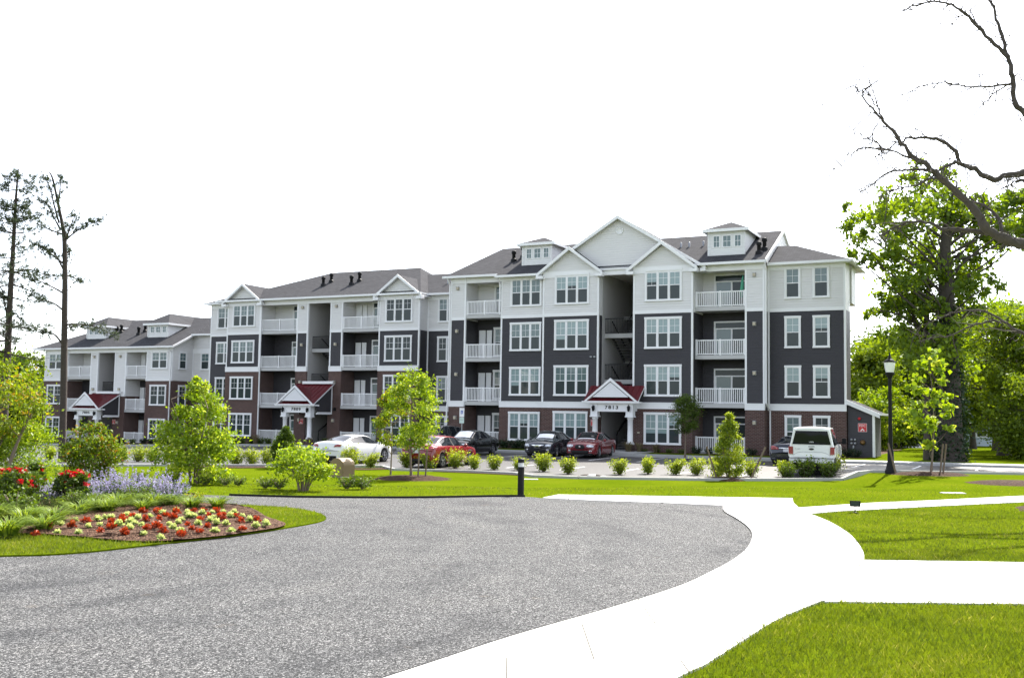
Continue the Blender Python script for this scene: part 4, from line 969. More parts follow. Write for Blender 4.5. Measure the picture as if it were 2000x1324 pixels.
# black saloon further left, sunshade
r3, V3, f3, b3, x3 = vehicle('parked_car', 'black saloon with a white sunshade, half hidden behind the bright red car', place(884, 891, HEAD+.06, 2.3), HEAD+.06, SEDAN, P_BLACK, ws=(.30, 1.14), rg=(-1.70, -.95), sw=(-1.45, .92), pillars=(-.25,), **KW)
front_bits(r3, f3, g2, [(.48, .58), (.78, .60), (.80, .72), (.60, .73), (.50, .70)]); mirrors(r3, .72, .90, 1.0, P_BLACK); sunshade(r3, V3, x3, .38, 1.10, '')
# black tall car behind
r4, V4, f4, b4, _ = vehicle('parked_car', 'black tall hatchback behind the staked young tree, between it and the brick pier', place(812, 890, HEAD, 2.2), HEAD, SUV, P_BLACK, ws=(.25, .92), rg=(-2.2, -1.9), sw=(-1.9, .75), pillars=(-.45, -1.3), wheels=(-1.35, 1.38), rw=.36, track=.80)
front_bits(r4, f4, g1, [(.42, .80), (.78, .82), (.82, .93), (.5, .92)]); mirrors(r4, .65, .90, 1.12, P_BLACK)
# white coupe, tail to the camera
def placer(px, py, rz, half):
    q = lot(px, py); return (q[0]+math.cos(rz)*half, q[1]+math.sin(rz)*half, float(zt(q[0]+math.cos(rz)*half, q[1]+math.sin(rz)*half))+.036)
rzw = AWAY
r5, V5, f5, b5, _ = vehicle('parked_car', 'white coupe parked tail out behind the tan box and the low shrubs', placer(640, 907, rzw, 2.2), rzw, COUPE, P_WHITE, ws=(.30, 1.16), rg=(-1.80, -.80), sw=(-1.30, .95), pillars=(), wheels=(-1.40, 1.42), rw=.34, track=.80)
rear_bits(r5, b5, [(.46, .84), (.80, .86), (.82, .97), (.6, .97), (.5, .93)], .72); mirrors(r5, .72, .90, .99, P_WHITE)
rzr = AWAY+.04
r6, V6, f6, b6, _ = vehicle('parked_car', 'bright red saloon parked tail out behind the staked young tree', placer(816, 914, rzr, 2.2), rzr, SEDAN, P_RED, ws=(.30, 1.14), rg=(-1.70, -.95), sw=(-1.45, .92), pillars=(-.25,), **KW)
rear_bits(r6, b6, [(.42, .80), (.80, .78), (.84, .92), (.66, .96), (.44, .90)], .76, .88); mirrors(r6, .72, .90, 1.0, P_RED)
rz7 = AWAY
r7, V7, f7, b7, _ = vehicle('parked_car', 'dark blue saloon parked tail out, half hidden left of the white pickup', placer(1538, 908, rz7, 2.2), rz7, SEDAN, P_BLUE, ws=(.30, 1.14), rg=(-1.70, -.95), sw=(-1.45, .92), pillars=(-.25,), **KW)
rear_bits(r7, b7, [(.40, .78), (.80, .78), (.84, .94), (.66, .96), (.44, .88)], .74, .86); mirrors(r7, .72, .90, 1.0, P_BLUE)
# white pickup with a canopy on the bed
rz8 = AWAY+.10
r8, V8, f8, b8, _ = vehicle('pickup_truck', 'white pickup truck with a canopy over its bed, parked tail out behind three low shrubs', placer(1586, 929, rz8, 2.75), rz8, TRUCK, P_WHITE, ws=(.64, 1.42), rg=None, sw=(-2.7, 1.25), pillars=(-1.0, -.75, -.1), wheels=(-1.85, 1.95), rw=.40, track=.84, cat='pickup truck', bow=(.16, .012), spokes=6)
V8e = -2.95
def tail(name, poly, x, mat, parent=r8, th=.02):
    m = MB(); m.prism(poly, x-th, x, 0, 'x'); o = m.build(name, mat, parent); recalc(o.data); return o
tg = tail('tailgate', [(-.74, .66), (.74, .66), (.76, 1.16), (-.76, 1.16)], V8e-.01, P_WHITE, th=.03)
tail('rear_window', [(-.80, 1.20), (.80, 1.20), (.66, 1.78), (-.66, 1.78)], V8e-.005, M_DGLASS, th=.02)
tail('tailgate_crease', [(-.74, .76), (-.60, .84), (-.44, .88), (.44, .88), (.60, .84), (.74, .76), (.74, .745), (.60, .825), (.44, .865), (-.44, .865), (-.60, .825), (-.74, .745)], V8e-.039, M_GREY, tg, .006)
tail('badge', oval(0, 1.0, .11, .045, 16), V8e-.04, P_BLACK, tg, .012)
tail('handle', rrect(0, 1.11, .13, .025), V8e-.04, M_GREY, tg, .015)
text('lettering', 'F-150', .075, M_GREY, tg, (V8e-.047, .58, 1.0), (R(90), 0, R(-90)), 1.3)
text('lettering', 'LEER', .07, M_TRIM, tg, (V8e-.030, 0, 1.30), (R(90), 0, R(-90)), 1.4)
for s in (-1, 1): tail('tail_light', [(s*.77, .76), (s*.955, .78), (s*.965, 1.10), (s*.78, 1.10)], V8e-.002, M_TAIL, th=.035)
m = MB(); m.box(V8e-.20, V8e+.05, -.93, .93, .42, .62); m.box(V8e-.205, V8e-.198, -.93, .93, .60, .63, 1); m.build('bumper', [simple('bumper_white', (.62, .63, .63), .35), M_UNDER], r8)
m = MB(); m.box(V8e-.21, V8e-.2, -.16, .16, .46, .57); m.build('number_plate', M_PLATE, r8)
for s in (-1, 1):
    m = MB(); m.box(1.12, 1.30, s*1.06-.02, s*1.06+.16*s, 1.16, 1.42) if s > 0 else m.box(1.12, 1.30, -1.24, -1.06, 1.16, 1.42); m.bar((1.2, s*.9, 1.2), (1.2, s*1.1, 1.24), .05, .06); m.build('mirror', M_BLACK, r8)
# far parked cars across the side lawn
far = [(1742, 893, .35), (1790, 892, .45), (1868, 899, .2)]
for i, (px, py, a) in enumerate(far):
    q = at(px, py, 98-4*i); 
    if i == 0:
        rf, *_r = vehicle('parked_car', 'far white car parked beyond the side lawn, just right of the lamp post', (q[0], q[1], q[2]), a, SEDAN, P_WHITE, ws=(.30, 1.14), rg=(-1.70, -.95), sw=(-1.45, .92), pillars=(-.25,), group='cars parked beyond the side lawn', **KW)
    else:
        c = copy_tree(rf); c.location = (q[0], q[1], q[2]); c.rotation_euler = (0, 0, a); c['label'] = ('far white car parked beyond the side lawn, behind the staked sapling', 'far white car parked beyond the side lawn, just right of the ivy clad trunk')[i-1]
# ------------------------------------------------------------------ foliage
def leaf_quads(C, size, rng, up=.3, wide=.55, axis=None, jit=.35):
    """one small folded leaf at every centre"""
    n = len(C); d = rng.normal(size=(n, 3)); 
    if axis is not None: d = d*.55+axis
    d /= np.linalg.norm(d, axis=1)[:, None]
    nn = rng.normal(size=(n, 3)); nn[:, 2] += up*2; t = np.cross(nn, d); t /= np.linalg.norm(t, axis=1)[:, None]+1e-9; nrm = np.cross(d, t)
    s = size*(1+jit*rng.uniform(-1, 1, n))[:, None]
    a = C-d*s*.5; b = C+t*s*wide*.5+nrm*s*.10-d*s*.05; c = C+d*s*.5-nrm*s*.08; e = C-t*s*wide*.5+nrm*s*.10-d*s*.05
    V = np.stack([a, b, c, e], 1).reshape(-1, 3); i = np.arange(n)*4
    return V, np.stack([i, i+1, i+2, i+3], 1)
def leaves(name, C, size, mat, parent, rng, lv=None, **kw):
    V, Fq = leaf_quads(np.asarray(C), size, rng, **kw)
    if lv is None: lv = rng.uniform(0, 1, len(C))
    me = np_mesh(name, V, Fq, mat, attr=lv); return link(name, me, parent)
LF_LIME = leafmat('lime_leaf', (.085, .165, .004), (.31, .43, .012), .45, c3=(.55, .60, .10))
LF_HEDGE = leafmat('shrub_leaf', (.08, .145, .004), (.33, .41, .012), .42, c3=(.52, .57, .12))
LF_YEL = leafmat('yellow_green_leaf', (.085, .15, .004), (.27, .35, .010), .45, c3=(.40, .22, .02))
LF_MID = leafmat('mid_green_leaf', (.026, .062, .004), (.115, .18, .008), .42)
LF_OAK = leafmat('oak_leaf', (.050, .105, .004), (.20, .30, .010), .55, (1.5, 1.3, .35))
LF_DARK = leafmat('dark_leaf', (.010, .026, .010), (.028, .055, .018), .25, (1.1, 1.1, .6))
LF_PINE = leafmat('pine_needle', (.020, .036, .020), (.075, .095, .045), .3, (1, 1, .7))
LF_FAR = leafmat('far_green_leaf', (.065, .12, .004), (.22, .30, .010), .45)
LF_RED = leafmat('red_bloom', (.42, .008, .010), (.62, .02, .03), .3, (1.1, .5, .5)); LF_SAGE = leafmat('lavender_bloom', (.26, .24, .40), (.46, .43, .60), .35, (1, 1, 1.1))
LF_RUST = leafmat('rust_leaf', (.08, .012, .004), (.42, .065, .008), .35, (1.3, .7, .5)); LF_CREAM = leafmat('cream_leaf', (.26, .36, .05), (.62, .66, .30), .4, (1.1, 1.1, .8))
LF_BLADE = leafmat('strap_leaf', (.055, .12, .010), (.24, .32, .035), .45); LF_GREYG = leafmat('grey_green_leaf', (.05, .09, .045), (.12, .17, .09), .35, (1, 1, .7)); LF_BROWNG = leafmat('straw_leaf', (.13, .11, .06), (.24, .20, .12), .3)

LF_PHOT = leafmat('photinia_leaf', (.05, .10, .004), (.20, .28, .010), .42, c3=(.30, .10, .02))
def blob(rng, n, c, r, flat=1.0, shell=.0):
    d = rng.normal(size=(n, 3)); d /= np.linalg.norm(d, axis=1)[:, None]; q = rng.uniform(shell, 1, n)**(1/2.2)
    p = d*q[:, None]*np.array(r)*np.array([1, 1, flat]); return p+np.array(c)
def make_tree(name, label, cat, loc, h, rad, lo, nclump, per, lsize, leafm, seed, tr=.15, barkm=None, shape=None, group=None, clump=.20, lean=(0, 0), stems=1, limbs=True, up=.3, hole=0.0, wide=.55, rz=0):
    """trunk, limbs reaching to every leaf clump, and the crown of separate leaves"""
    rng = np.random.default_rng(seed); root = empty(name, tuple(float(q) for q in loc), rz); tag(root, label, cat, group)
    barkm = barkm or M_BARK; m = MB(); rad = np.array(rad if hasattr(rad, '__len__') else (rad, rad)); cz0 = h*lo; C = []; L = []; nc = 0; tries = 0
    cents = []
    while nc < nclump and tries < nclump*30:
        tries += 1; q = rng.uniform(0, 1); z = cz0+(h-cz0)*q
        f = shape(q) if shape else math.sqrt(max(0, 1-(2*q-1)**2))*.98+.05
        a = rng.uniform(0, 2*math.pi); k = math.sqrt(rng.uniform(.05 if nc % 3 else .45, 1)); x, y = rad[0]*f*k*math.cos(a), rad[1]*f*k*math.sin(a)
        p = np.array([x+lean[0]*z, y+lean[1]*z, z])
        if cents and hole and min(np.linalg.norm(p-c_) for c_ in cents) < hole: continue
        cents.append(p); nc += 1
    # trunk
    st_b = []
    if stems == 1:
        pts = []; w1 = rng.normal(size=2)*.02*h
        for t in np.linspace(0, 1, 9): pts.append(np.array([lean[0]*h*t+w1[0]*math.sin(3*t), lean[1]*h*t+w1[1]*math.sin(2.3*t), h*.93*t]))
        rr = [tr*(1.35 if i == 0 else 1.0)*(1-.88*t) for i, t in enumerate(np.linspace(0, 1, 9))]; m.tube(pts, rr, 9); st_b = [pts]
    else:
        for s in range(stems):
            a = 2*math.pi*s/stems+rng.uniform(-.4, .4); e = np.array([math.cos(a)*rad[0]*.6, math.sin(a)*rad[1]*.6, h*rng.uniform(.6, .85)]); pts = [np.array([math.cos(a)*.12, math.sin(a)*.12, 0])+ (e*np.array([1, 1, 0])*t**1.6+np.array([0, 0, e[2]*t])) for t in np.linspace(0, 1, 6)]
            m.tube(pts, [tr*(1-.8*t) for t in np.linspace(0, 1, 6)], 6); st_b.append(pts)
    for c_ in cents:
        if limbs:
            allp = [p for s in st_b for p in s[1:]]; cand = [p for p in allp if p[2] < c_[2]-.05*h] or [allp[0]]
            b = min(cand, key=lambda p: np.linalg.norm((p-c_)*np.array([1, 1, 1.6]))+abs(p[2]-c_[2]+.18*h)*.5)
            mid = (b+c_)/2+rng.normal(size=3)*.04*np.linalg.norm(c_-b)+np.array([0, 0, -.06*np.linalg.norm(c_-b)])
            r0 = tr*.30*(1-.6*b[2]/h)+.004; m.tube([b, mid, c_], [r0, r0*.6, r0*.2], 5)
        cl = clump*rad.mean()*rng.uniform(.7, 1.35)*(.3+.7*min(1, shape(min(1, max(0, (c_[2]-cz0)/(h-cz0))))) if shape else 1); n = int(per*rng.uniform(.6, 1.4))
        P = rng.normal(size=(n, 3))*np.array([cl, cl, cl*.7])*.62+c_; C.append(P); L.append(np.clip(rng.normal(.45+.25*rng.uniform(-1, 1), .25, n), 0, 1))
    m.build('trunk' if stems == 1 else 'stems', barkm, root)
    C = np.concatenate(C); L = np.concatenate(L); ok = C[:, 2] > .04; leaves('crown', C[ok], lsize, leafm, root, rng, L[ok], up=up, wide=wide)
    return root
def on(X, Y, dz=0.0): return (float(X), float(Y), float(zt(X, Y))+dz)
def at_ground(px, py, dz=0.0):
    z = 0.
    for _ in range(14): p = gnd(px, py, z); z = float(zt(p[0], p[1]))+dz
    return (float(p[0]), float(p[1]), z)
def mulch_ring(x, y, r, label, seed=1, sy=1.0):
    rng = np.random.default_rng(seed); m = MB(); n = 22; vs = [(0, 0, .10)]; fs = []
    for k, q in enumerate((.35, .7, 1.0)):
        for i in range(n): t = 2*math.pi*i/n; w_ = r*q*(1+.10*rng.uniform(-1, 1)); vs.append((w_*math.cos(t), w_*sy*math.sin(t), (.10, .07, -.03)[k]+.02*rng.uniform()))
    z0 = float(zt(x, y)); vs = [(a, b, c+float(zt(x+a, y+b))-z0) for a, b, c in vs]
    for i in range(n): fs.append((0, 1+i, 1+(i+1) % n))
    for k in range(2):
        for i in range(n): fs.append((1+k*n+i, 1+(k+1)*n+i, 1+(k+1)*n+(i+1) % n, 1+k*n+(i+1) % n))
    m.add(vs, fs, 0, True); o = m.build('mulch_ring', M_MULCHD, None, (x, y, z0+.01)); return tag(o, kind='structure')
def stakes(x, y, z, spots, h, what):
    for i, (dx, dy, lx, ly, lab) in enumerate(spots):
        m = MB(); m.tube([(0, 0, -.1), (lx, ly, h)], .035, 6); o = m.build('tree_stake', M_STAKE, None, on(x+dx, y+dy)); tag(o, lab, 'stake', 'stakes round the young trees')

# --- low shrubs along the parking edge: four builds, then copies
def make_shrub(seed, w, h, n, lsize, leafm, label, group, cat='shrub', name='shrub'):
    rng = np.random.default_rng(seed); root = empty(name); tag(root, label, cat, group); m = MB(); C = []; L = []
    ns = 16
    for s in range(ns):
        a = rng.uniform(0, 2*math.pi); k = math.sqrt(rng.uniform(.05, 1)); e = np.array([w/2*.85*k*math.cos(a), w/2*.85*k*math.sin(a), h*(.55+.4*rng.uniform()*(1.1-.5*k))])
        b = e*np.array([.15, .15, 0]); m.tube([b, (b+e)/2+np.array([0, 0, .05]), e], [.012, .009, .004], 5)
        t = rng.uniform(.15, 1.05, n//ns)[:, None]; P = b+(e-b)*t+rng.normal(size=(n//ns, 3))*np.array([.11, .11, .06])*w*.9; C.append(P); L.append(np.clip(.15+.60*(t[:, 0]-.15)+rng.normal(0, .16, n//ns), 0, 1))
    m.build('stems', M_STEM, root); C = np.concatenate(C); L = np.concatenate(L); C[:, 2] = np.maximum(C[:, 2], .06); leaves('foliage', C, lsize, leafm, root, rng, L, up=.5, wide=.6); return root
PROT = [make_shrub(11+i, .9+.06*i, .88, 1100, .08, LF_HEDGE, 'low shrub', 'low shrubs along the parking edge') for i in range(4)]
used = set()
def shrub_at(px, py, s, label, k=None, protos=PROT, group=None, dz=.02, sz=1.0):
    k = RND.randrange(len(protos)) if k is None else k
    o = protos[k] if (id(protos), k) not in used else copy_tree(protos[k]); used.add((id(protos), k))
    o.location = at_ground(px, py, dz); o.scale = (s, s, s*sz); o.rotation_euler = (0, 0, RND.uniform(0, 6.28)); o['label'] = label
    if group: o['group'] = group
    return o
HS = [(1110, 926, 1.0, 'low yellow-green shrub just right of the bollard light, last before the gap'), (1062, 921, 1.15, 'taller two-tufted shrub in front of the charcoal saloon'), (1012, 919, .8, 'low shrub half hidden behind the bollard light'), (965, 918, .95, 'airy low shrub below the black saloon, left of the bollard'), (926, 917, .95, 'upright shrub right of the bright red car'), (888, 915, 1.15, 'broad shrub in front of the bright red car front wing'), (838, 916, 1.0, 'shrub behind the twin stakes of the young tree'), (797, 914, 1.05, 'shrub left of the staked tree trunk, below the red car tail'),
      (722, 913, 1.0, 'shrub below the white coupe front wheel'), (688, 910, 1.15, 'tall shrub just right of the tan rounded box'), (640, 906, 1.1, 'shrub under the white coupe tail, behind the tan box'),
      (1210, 927, 1.0, 'round shrub alone on the right of the lawn gap with stones'), (1265, 926, 1.05, 'pale round shrub second right of the lawn gap'), (1318, 927, 1.0, 'shrub third right of the lawn gap, under the lollipop tree'), (1360, 928, .95, 'slim shrub fourth right of the lawn gap'), (1468, 931, .95, 'round shrub between the cone tree and its right stake'), (1402, 931, 1.0, 'shrub tucked left behind the bright cone tree'), (1530, 932, 1.0, 'lime shrub at the left rear corner of the white pickup'), (1632, 931, 1.1, 'lime shrub at the right rear corner of the white pickup'),
      (495, 908, 1.0, 'low shrub between the birch-like tree and the dark cone tree'), (462, 908, 1.05, 'low shrub at the right foot of the birch-like tree'), (525, 907, 1.0, 'low shrub at the left foot of the dark cone tree'), (330, 901, 1.05, 'low shrub just left of the birch-like tree, in the row by the road'), (296, 902, 1.0, 'second shrub left of the birch-like tree, in the row by the road'), (268, 902, 1.05, 'third shrub left of the birch-like tree, in the row by the road'), (238, 901, 1.05, 'shrub right of the photinia, at the end of the row by the road'), (96, 899, 1.05, 'low shrub by the road just left of the thin pine trunk'), (145, 899, 1.1, 'low shrub by the road just right of the thin pine trunk'), (358, 902, 1.1, 'low shrub behind the birch-like tree, in the row by the road'), (424, 905, 1.0, 'low shrub behind the right side of the birch-like tree')]
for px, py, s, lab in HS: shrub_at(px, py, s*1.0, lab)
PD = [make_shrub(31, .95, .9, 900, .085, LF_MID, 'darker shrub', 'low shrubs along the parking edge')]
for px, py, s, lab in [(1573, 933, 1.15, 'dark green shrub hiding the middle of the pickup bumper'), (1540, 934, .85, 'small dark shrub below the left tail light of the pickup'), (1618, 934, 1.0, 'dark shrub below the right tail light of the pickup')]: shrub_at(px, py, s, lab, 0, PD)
# dark mounds on the lawn
PL = [make_shrub(41+i, .8, .42, 520, .06, LF_MID, 'low mound', 'small mounded plants on the lawn') for i in range(2)]
for px, py, s, lab in [(677, 954, .8, 'left of the two dark mounds below the tan box'), (709, 954, .85, 'right of the two dark mounds below the tan box'), (440, 947, .6, 'small mound right of the birch-like tree stems, the left one of two'), (465, 948, .6, 'small mound right of the birch-like tree stems, the right one of two'), (518, 953, .7, 'mound at the left foot of the many-stemmed shrub'), (545, 954, .7, 'dark mound touching the many-stemmed shrub stems'), (272, 941, .7, 'mound on the lawn behind the lavender flowers'), (222, 938, .65, 'pale mound beside the short post on the lawn'), (122, 935, .75, 'mound on the lawn left behind the roses'), (340, 942, .7, 'mound at the left foot of the birch-like tree'), (400, 946, .6, 'mound at the right foot of the birch-like tree')]: shrub_at(px, py, s*1.2, lab, None, PL)
# mulch under the row
def mulch_strip(pts, wd):
    L = catmull([np.array(at_ground(*p)[:2]) for p in pts], 4); q = []
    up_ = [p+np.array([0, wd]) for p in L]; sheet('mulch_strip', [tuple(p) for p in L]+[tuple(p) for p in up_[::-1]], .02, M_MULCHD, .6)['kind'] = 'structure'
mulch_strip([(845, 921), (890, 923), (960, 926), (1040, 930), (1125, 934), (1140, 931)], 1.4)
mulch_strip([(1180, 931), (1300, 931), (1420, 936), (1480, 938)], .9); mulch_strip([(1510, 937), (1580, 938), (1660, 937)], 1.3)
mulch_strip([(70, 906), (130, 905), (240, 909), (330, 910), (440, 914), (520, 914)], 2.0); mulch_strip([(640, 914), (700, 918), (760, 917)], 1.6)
# --- trees on the lawn
def pt(px, py, dz=0): return at_ground(px, py, dz)
bx = pt(380, 945); make_tree('birch_tree', 'bright yellow-green many-stemmed young birch on the lawn left of the dark cone tree', 'tree', bx, 3.05, 1.15, .04, 80, 120, .105, LF_LIME, 5, .035, M_STEM, lambda q: (1.0 if q < .35 else (1-(q-.35)/.65)**.75)*.95+.05, stems=6, clump=.24, hole=.2)
bx = pt(592, 958); make_tree('multi_stem_shrub', 'large many-stemmed shrub with bare lower stems, left of the tan rounded box', 'shrub', bx, 1.05, .80, .36, 36, 85, .095, LF_LIME, 6, .035, M_STEM, stems=8, clump=.26)
bx = pt(178, 942); make_tree('photinia_shrub', 'dense shrub with reddish young leaves, on the lawn right of the thin pine', 'shrub', bx, 1.6, .78, .10, 46, 140, .09, LF_PHOT, 8, .035, M_STEM, stems=5, clump=.30)
bx = pt(555, 915); make_tree('cone_tree', 'dense dark-based conical evergreen on the lawn in front of porch 7809', 'tree', bx, 1.85, .86, .02, 70, 180, .075, LF_MID, 9, .05, M_STEM, lambda q: (1-q)**.9+.03, clump=.28)
bx = pt(1424, 936); make_tree('cone_tree', 'bright yellow-green conical holly with stakes, in front of the right balconies', 'tree', bx, 2.75, .70, .04, 76, 130, .085, LF_HEDGE, 10, .05, M_STEM, lambda q: (.75 if q < .12 else (1-q)**.8)+.05, clump=.30)
m_ = pt(1424, 937); mulch_ring(m_[0], m_[1], .9, '')
bx = pt(803, 934); make_tree('young_tree', 'young airy lime-leaved tree in a mulch ring before the bright red car', 'tree', bx, 4.15, .98, .30, 56, 90, .12, LF_LIME, 12, .05, M_STEM, clump=.26, hole=.22)
mulch_ring(bx[0]+.05, bx[1]-.2, 1.55, '', 2, .9)
bx2 = pt(763, 927); make_tree('young_tree', 'smaller young tree with golden-lime leaves, left of the staked young tree', 'tree', bx2, 3.5, .66, .34, 34, 80, .115, LF_YEL, 13, .035, M_STEM, clump=.28)
bx = pt(1338, 893, .1); make_tree('lollipop_tree', 'small dark-green ball-headed tree by the kerb left of the right balconies', 'tree', (bx[0], bx[1], bx[2]), 3.5, .78, .42, 46, 170, .085, LF_MID, 14, .05, M_STEM, clump=.34)
bx = pt(1818, 927); make_tree('young_tree', 'staked sapling with sparse large lime leaves, right of the lamp post', 'tree', bx, 4.95, .85, .22, 26, 34, .22, LF_LIME, 15, .045, M_STEM, clump=.26, hole=.35, wide=.75); SAP = bx
mulch_ring(bx[0], bx[1], 1.6, '', 3, .7)
q = pt(800, 935); stakes(q[0], q[1], q[2], [(.35, -.3, .03, 0, 'left of the twin wooden stakes beside the young tree trunk'), (.62, -.1, .05, 0, 'right of the twin wooden stakes beside the young tree trunk')], 1.15, '')
q = pt(1424, 935); stakes(q[0], q[1], q[2], [(-.55, -.4, -.45, .1, 'dark stake leaning left of the bright cone tree'), (-.15, -.5, -.22, .1, 'dark stake leaning across the bright cone tree'), (.75, -.4, .70, .1, 'long stake leaning to the right of the bright cone tree')], 1.35, '')
q = SAP; stakes(q[0], q[1], q[2], [(-1.35, .1, -.32, 0, 'stake leaning far left of the sapling by the lamp post'), (.28, -.2, .14, 0, 'near stake right of the sapling trunk'), (.50, .05, .16, 0, 'outer stake right of the sapling trunk')], 1.25, '')
# left foreground tree and pale shrub
q = pt(6, 955); make_tree('crepe_myrtle', 'small tree with bronze-yellow leaves and bare pale trunk at the left edge', 'tree', (q[0]-.1, q[1], q[2]), 3.25, 1.15, .45, 40, 110, .10, LF_YEL, 17, .07, M_STEM, clump=.28, stems=3)
q = pt(40, 950); make_tree('willow_shrub', 'pale green feathery shrub under the bronze-yellow tree at the left edge', 'shrub', q, 1.55, .85, .05, 44, 170, .075, LF_LIME, 18, .025, M_STEM, clump=.34, stems=5)
# --- pines
def limb(m, pts, r0, r1, seg=6): n = len(pts); m.tube(pts, [r0+(r1-r0)*i/(n-1) for i in range(n)], seg)
def pine(label, base, trunkpx, Y, r, branches, seed, dens=1.0, auto=None):
    rng = np.random.default_rng(seed); root = empty('pine_tree', base); tag(root, label, 'pine tree', 'bare-trunked pines at the left'); m = MB(); o = np.array(base)
    T = [at(x, y, Y)-o for x, y in trunkpx]; T[0] = np.array([T[0][0], 0, -.1]); T = catmull(T, 4); n = len(T); m.tube(T, [r*(1.15 if i == 0 else 1)*(1-.88*(i/(n-1))**1.2) for i in range(n)], 9)
    C = []; A = []
    def tuft(p, d, k):
        for _ in range(k):
            c_ = p+rng.normal(size=3)*np.array([.16, .16, .10]); nn = 11; dd = rng.normal(size=(nn, 3))*.7+d+np.array([0, 0, .25]); C.append(np.repeat(c_[None], nn, 0)+dd/np.linalg.norm(dd, axis=1)[:, None]*.11); A.append(dd/np.linalg.norm(dd, axis=1)[:, None])
    for br in branches:
        yv = rng.uniform(-.9, .9); P = [at(x, y, Y+yv*i/(len(br)-1))-o for i, (x, y) in enumerate(br)]; P = catmull(P, 4); limb(m, P, .055, .012)
        for i in range(int(len(P)*.4), len(P)): tuft(P[i], (P[i]-P[i-1])/(np.linalg.norm(P[i]-P[i-1])+1e-9), int(rng.integers(2, 6)*dens)+1)
        for i in range(3, len(P), 2):
            s = P[i]+rng.normal(size=3)*np.array([.35, .35, .22]); limb(m, [P[i], (P[i]+s)/2, s], .015, .006, 4); tuft(s, (s-P[i]), 2)
    if auto:
        for k in range(auto[0]):
            t = rng.uniform(auto[1], .99); p = T[int(t*(n-1))]; a = rng.uniform(0, 2*math.pi); ln = (auto[2]*(1-.62*((t-auto[1])/(1-auto[1]))**1.3))*rng.uniform(.6, 1.1)
            d = np.array([math.cos(a), math.sin(a), rng.uniform(-.15, .45)]); e = p+d*ln; mid = (p+e)/2+np.array([0, 0, -.08*ln]); limb(m, [p, mid, e], .05*(1-t)+.018, .008, 5)
            for u_ in np.linspace(.45, 1, 5):
                for _ in range(2): c_ = p+(e-p)*u_+rng.normal(size=3)*np.array([.3, .3, .14])*ln*.33; tuft(c_, d*.5, int(2*dens))
    m.build('trunk', M_PBARK, root); C = np.concatenate(C); A = np.concatenate(A); V, Fq = leaf_quads(C, .24, rng, wide=.14, axis=A*2); link('needles', np_mesh('needles', V, Fq, LF_PINE, attr=rng.uniform(0, 1, len(C))), root)
z_ = lambda L: [(x/2.207, 300+y/2.207) for x, y in L]
q = pt(122, 903); Yp = q[1]
pine('thin pine with a long bare trunk in front of the far building', q, [(121, 905), (124, 780), (126, 640), (127, 550), (126, 470), (122, 440), (115, 405), (103, 350), (95, 335)], Yp, .19,
     [z_(b) for b in ([(280, 375), (310, 350), (345, 325), (395, 300), (432, 286)], [(282, 380), (295, 340), (310, 300), (325, 262)], [(262, 330), (240, 290), (215, 240), (195, 205)], [(255, 300), (235, 230), (215, 150), (185, 95)], [(250, 230), (258, 160), (262, 110)], [(274, 475), (230, 440), (190, 410), (158, 392)], [(276, 505), (235, 430), (205, 420)], [(270, 600), (225, 575), (170, 550), (125, 540)], [(268, 672), (230, 645), (180, 632), (120, 600)], [(265, 815), (235, 780), (200, 770), (150, 755), (75, 748)], [(266, 765), (300, 748), (350, 742)], [(276, 525), (310, 530), (350, 555)], [(278, 440), (300, 420), (298, 455)], [(272, 740), (330, 735), (420, 748), (490, 785)], [(274, 350), (220, 330), (172, 305)])], 21, .8)
q = at(8, 905, Yp+1.5); q = on(q[0], q[1])
pine('taller pine with a dense dark crown at the left edge', q, [(4, 908), (9, 780), (15, 690), (20, 580), (26, 480), (31, 390), (36, 330)], Yp+1.5, .24, [z_(b) for b in ([(40, 760), (20, 650), (0, 590)], [(38, 710), (70, 690), (95, 740)], [(45, 520), (120, 500), (190, 520), (255, 530)], [(45, 560), (100, 580), (150, 600)])], 22, .6, (84, .32, 2.1))
# ------------------------------------------------------------------ big trees on the right
def big_tree(label, base, h, rad, cz, clumps, per, ls, mat, seed, tr, tpx=None, group='trees beyond the parking lot', name='broadleaf_tree', clump=.20, lo=.3, hole=0.0, wide=.6, shape=None, barkm=None):
    return make_tree(name, label, 'tree', base, h, rad, lo, clumps, per, ls, mat, seed, tr, barkm, shape, group, clump, hole=hole, wide=wide)
def gz(px, Y): v = ray(px, 830); x = v[0]/v[1]*Y; return (x, Y, float(zt(x, Y))+.05)
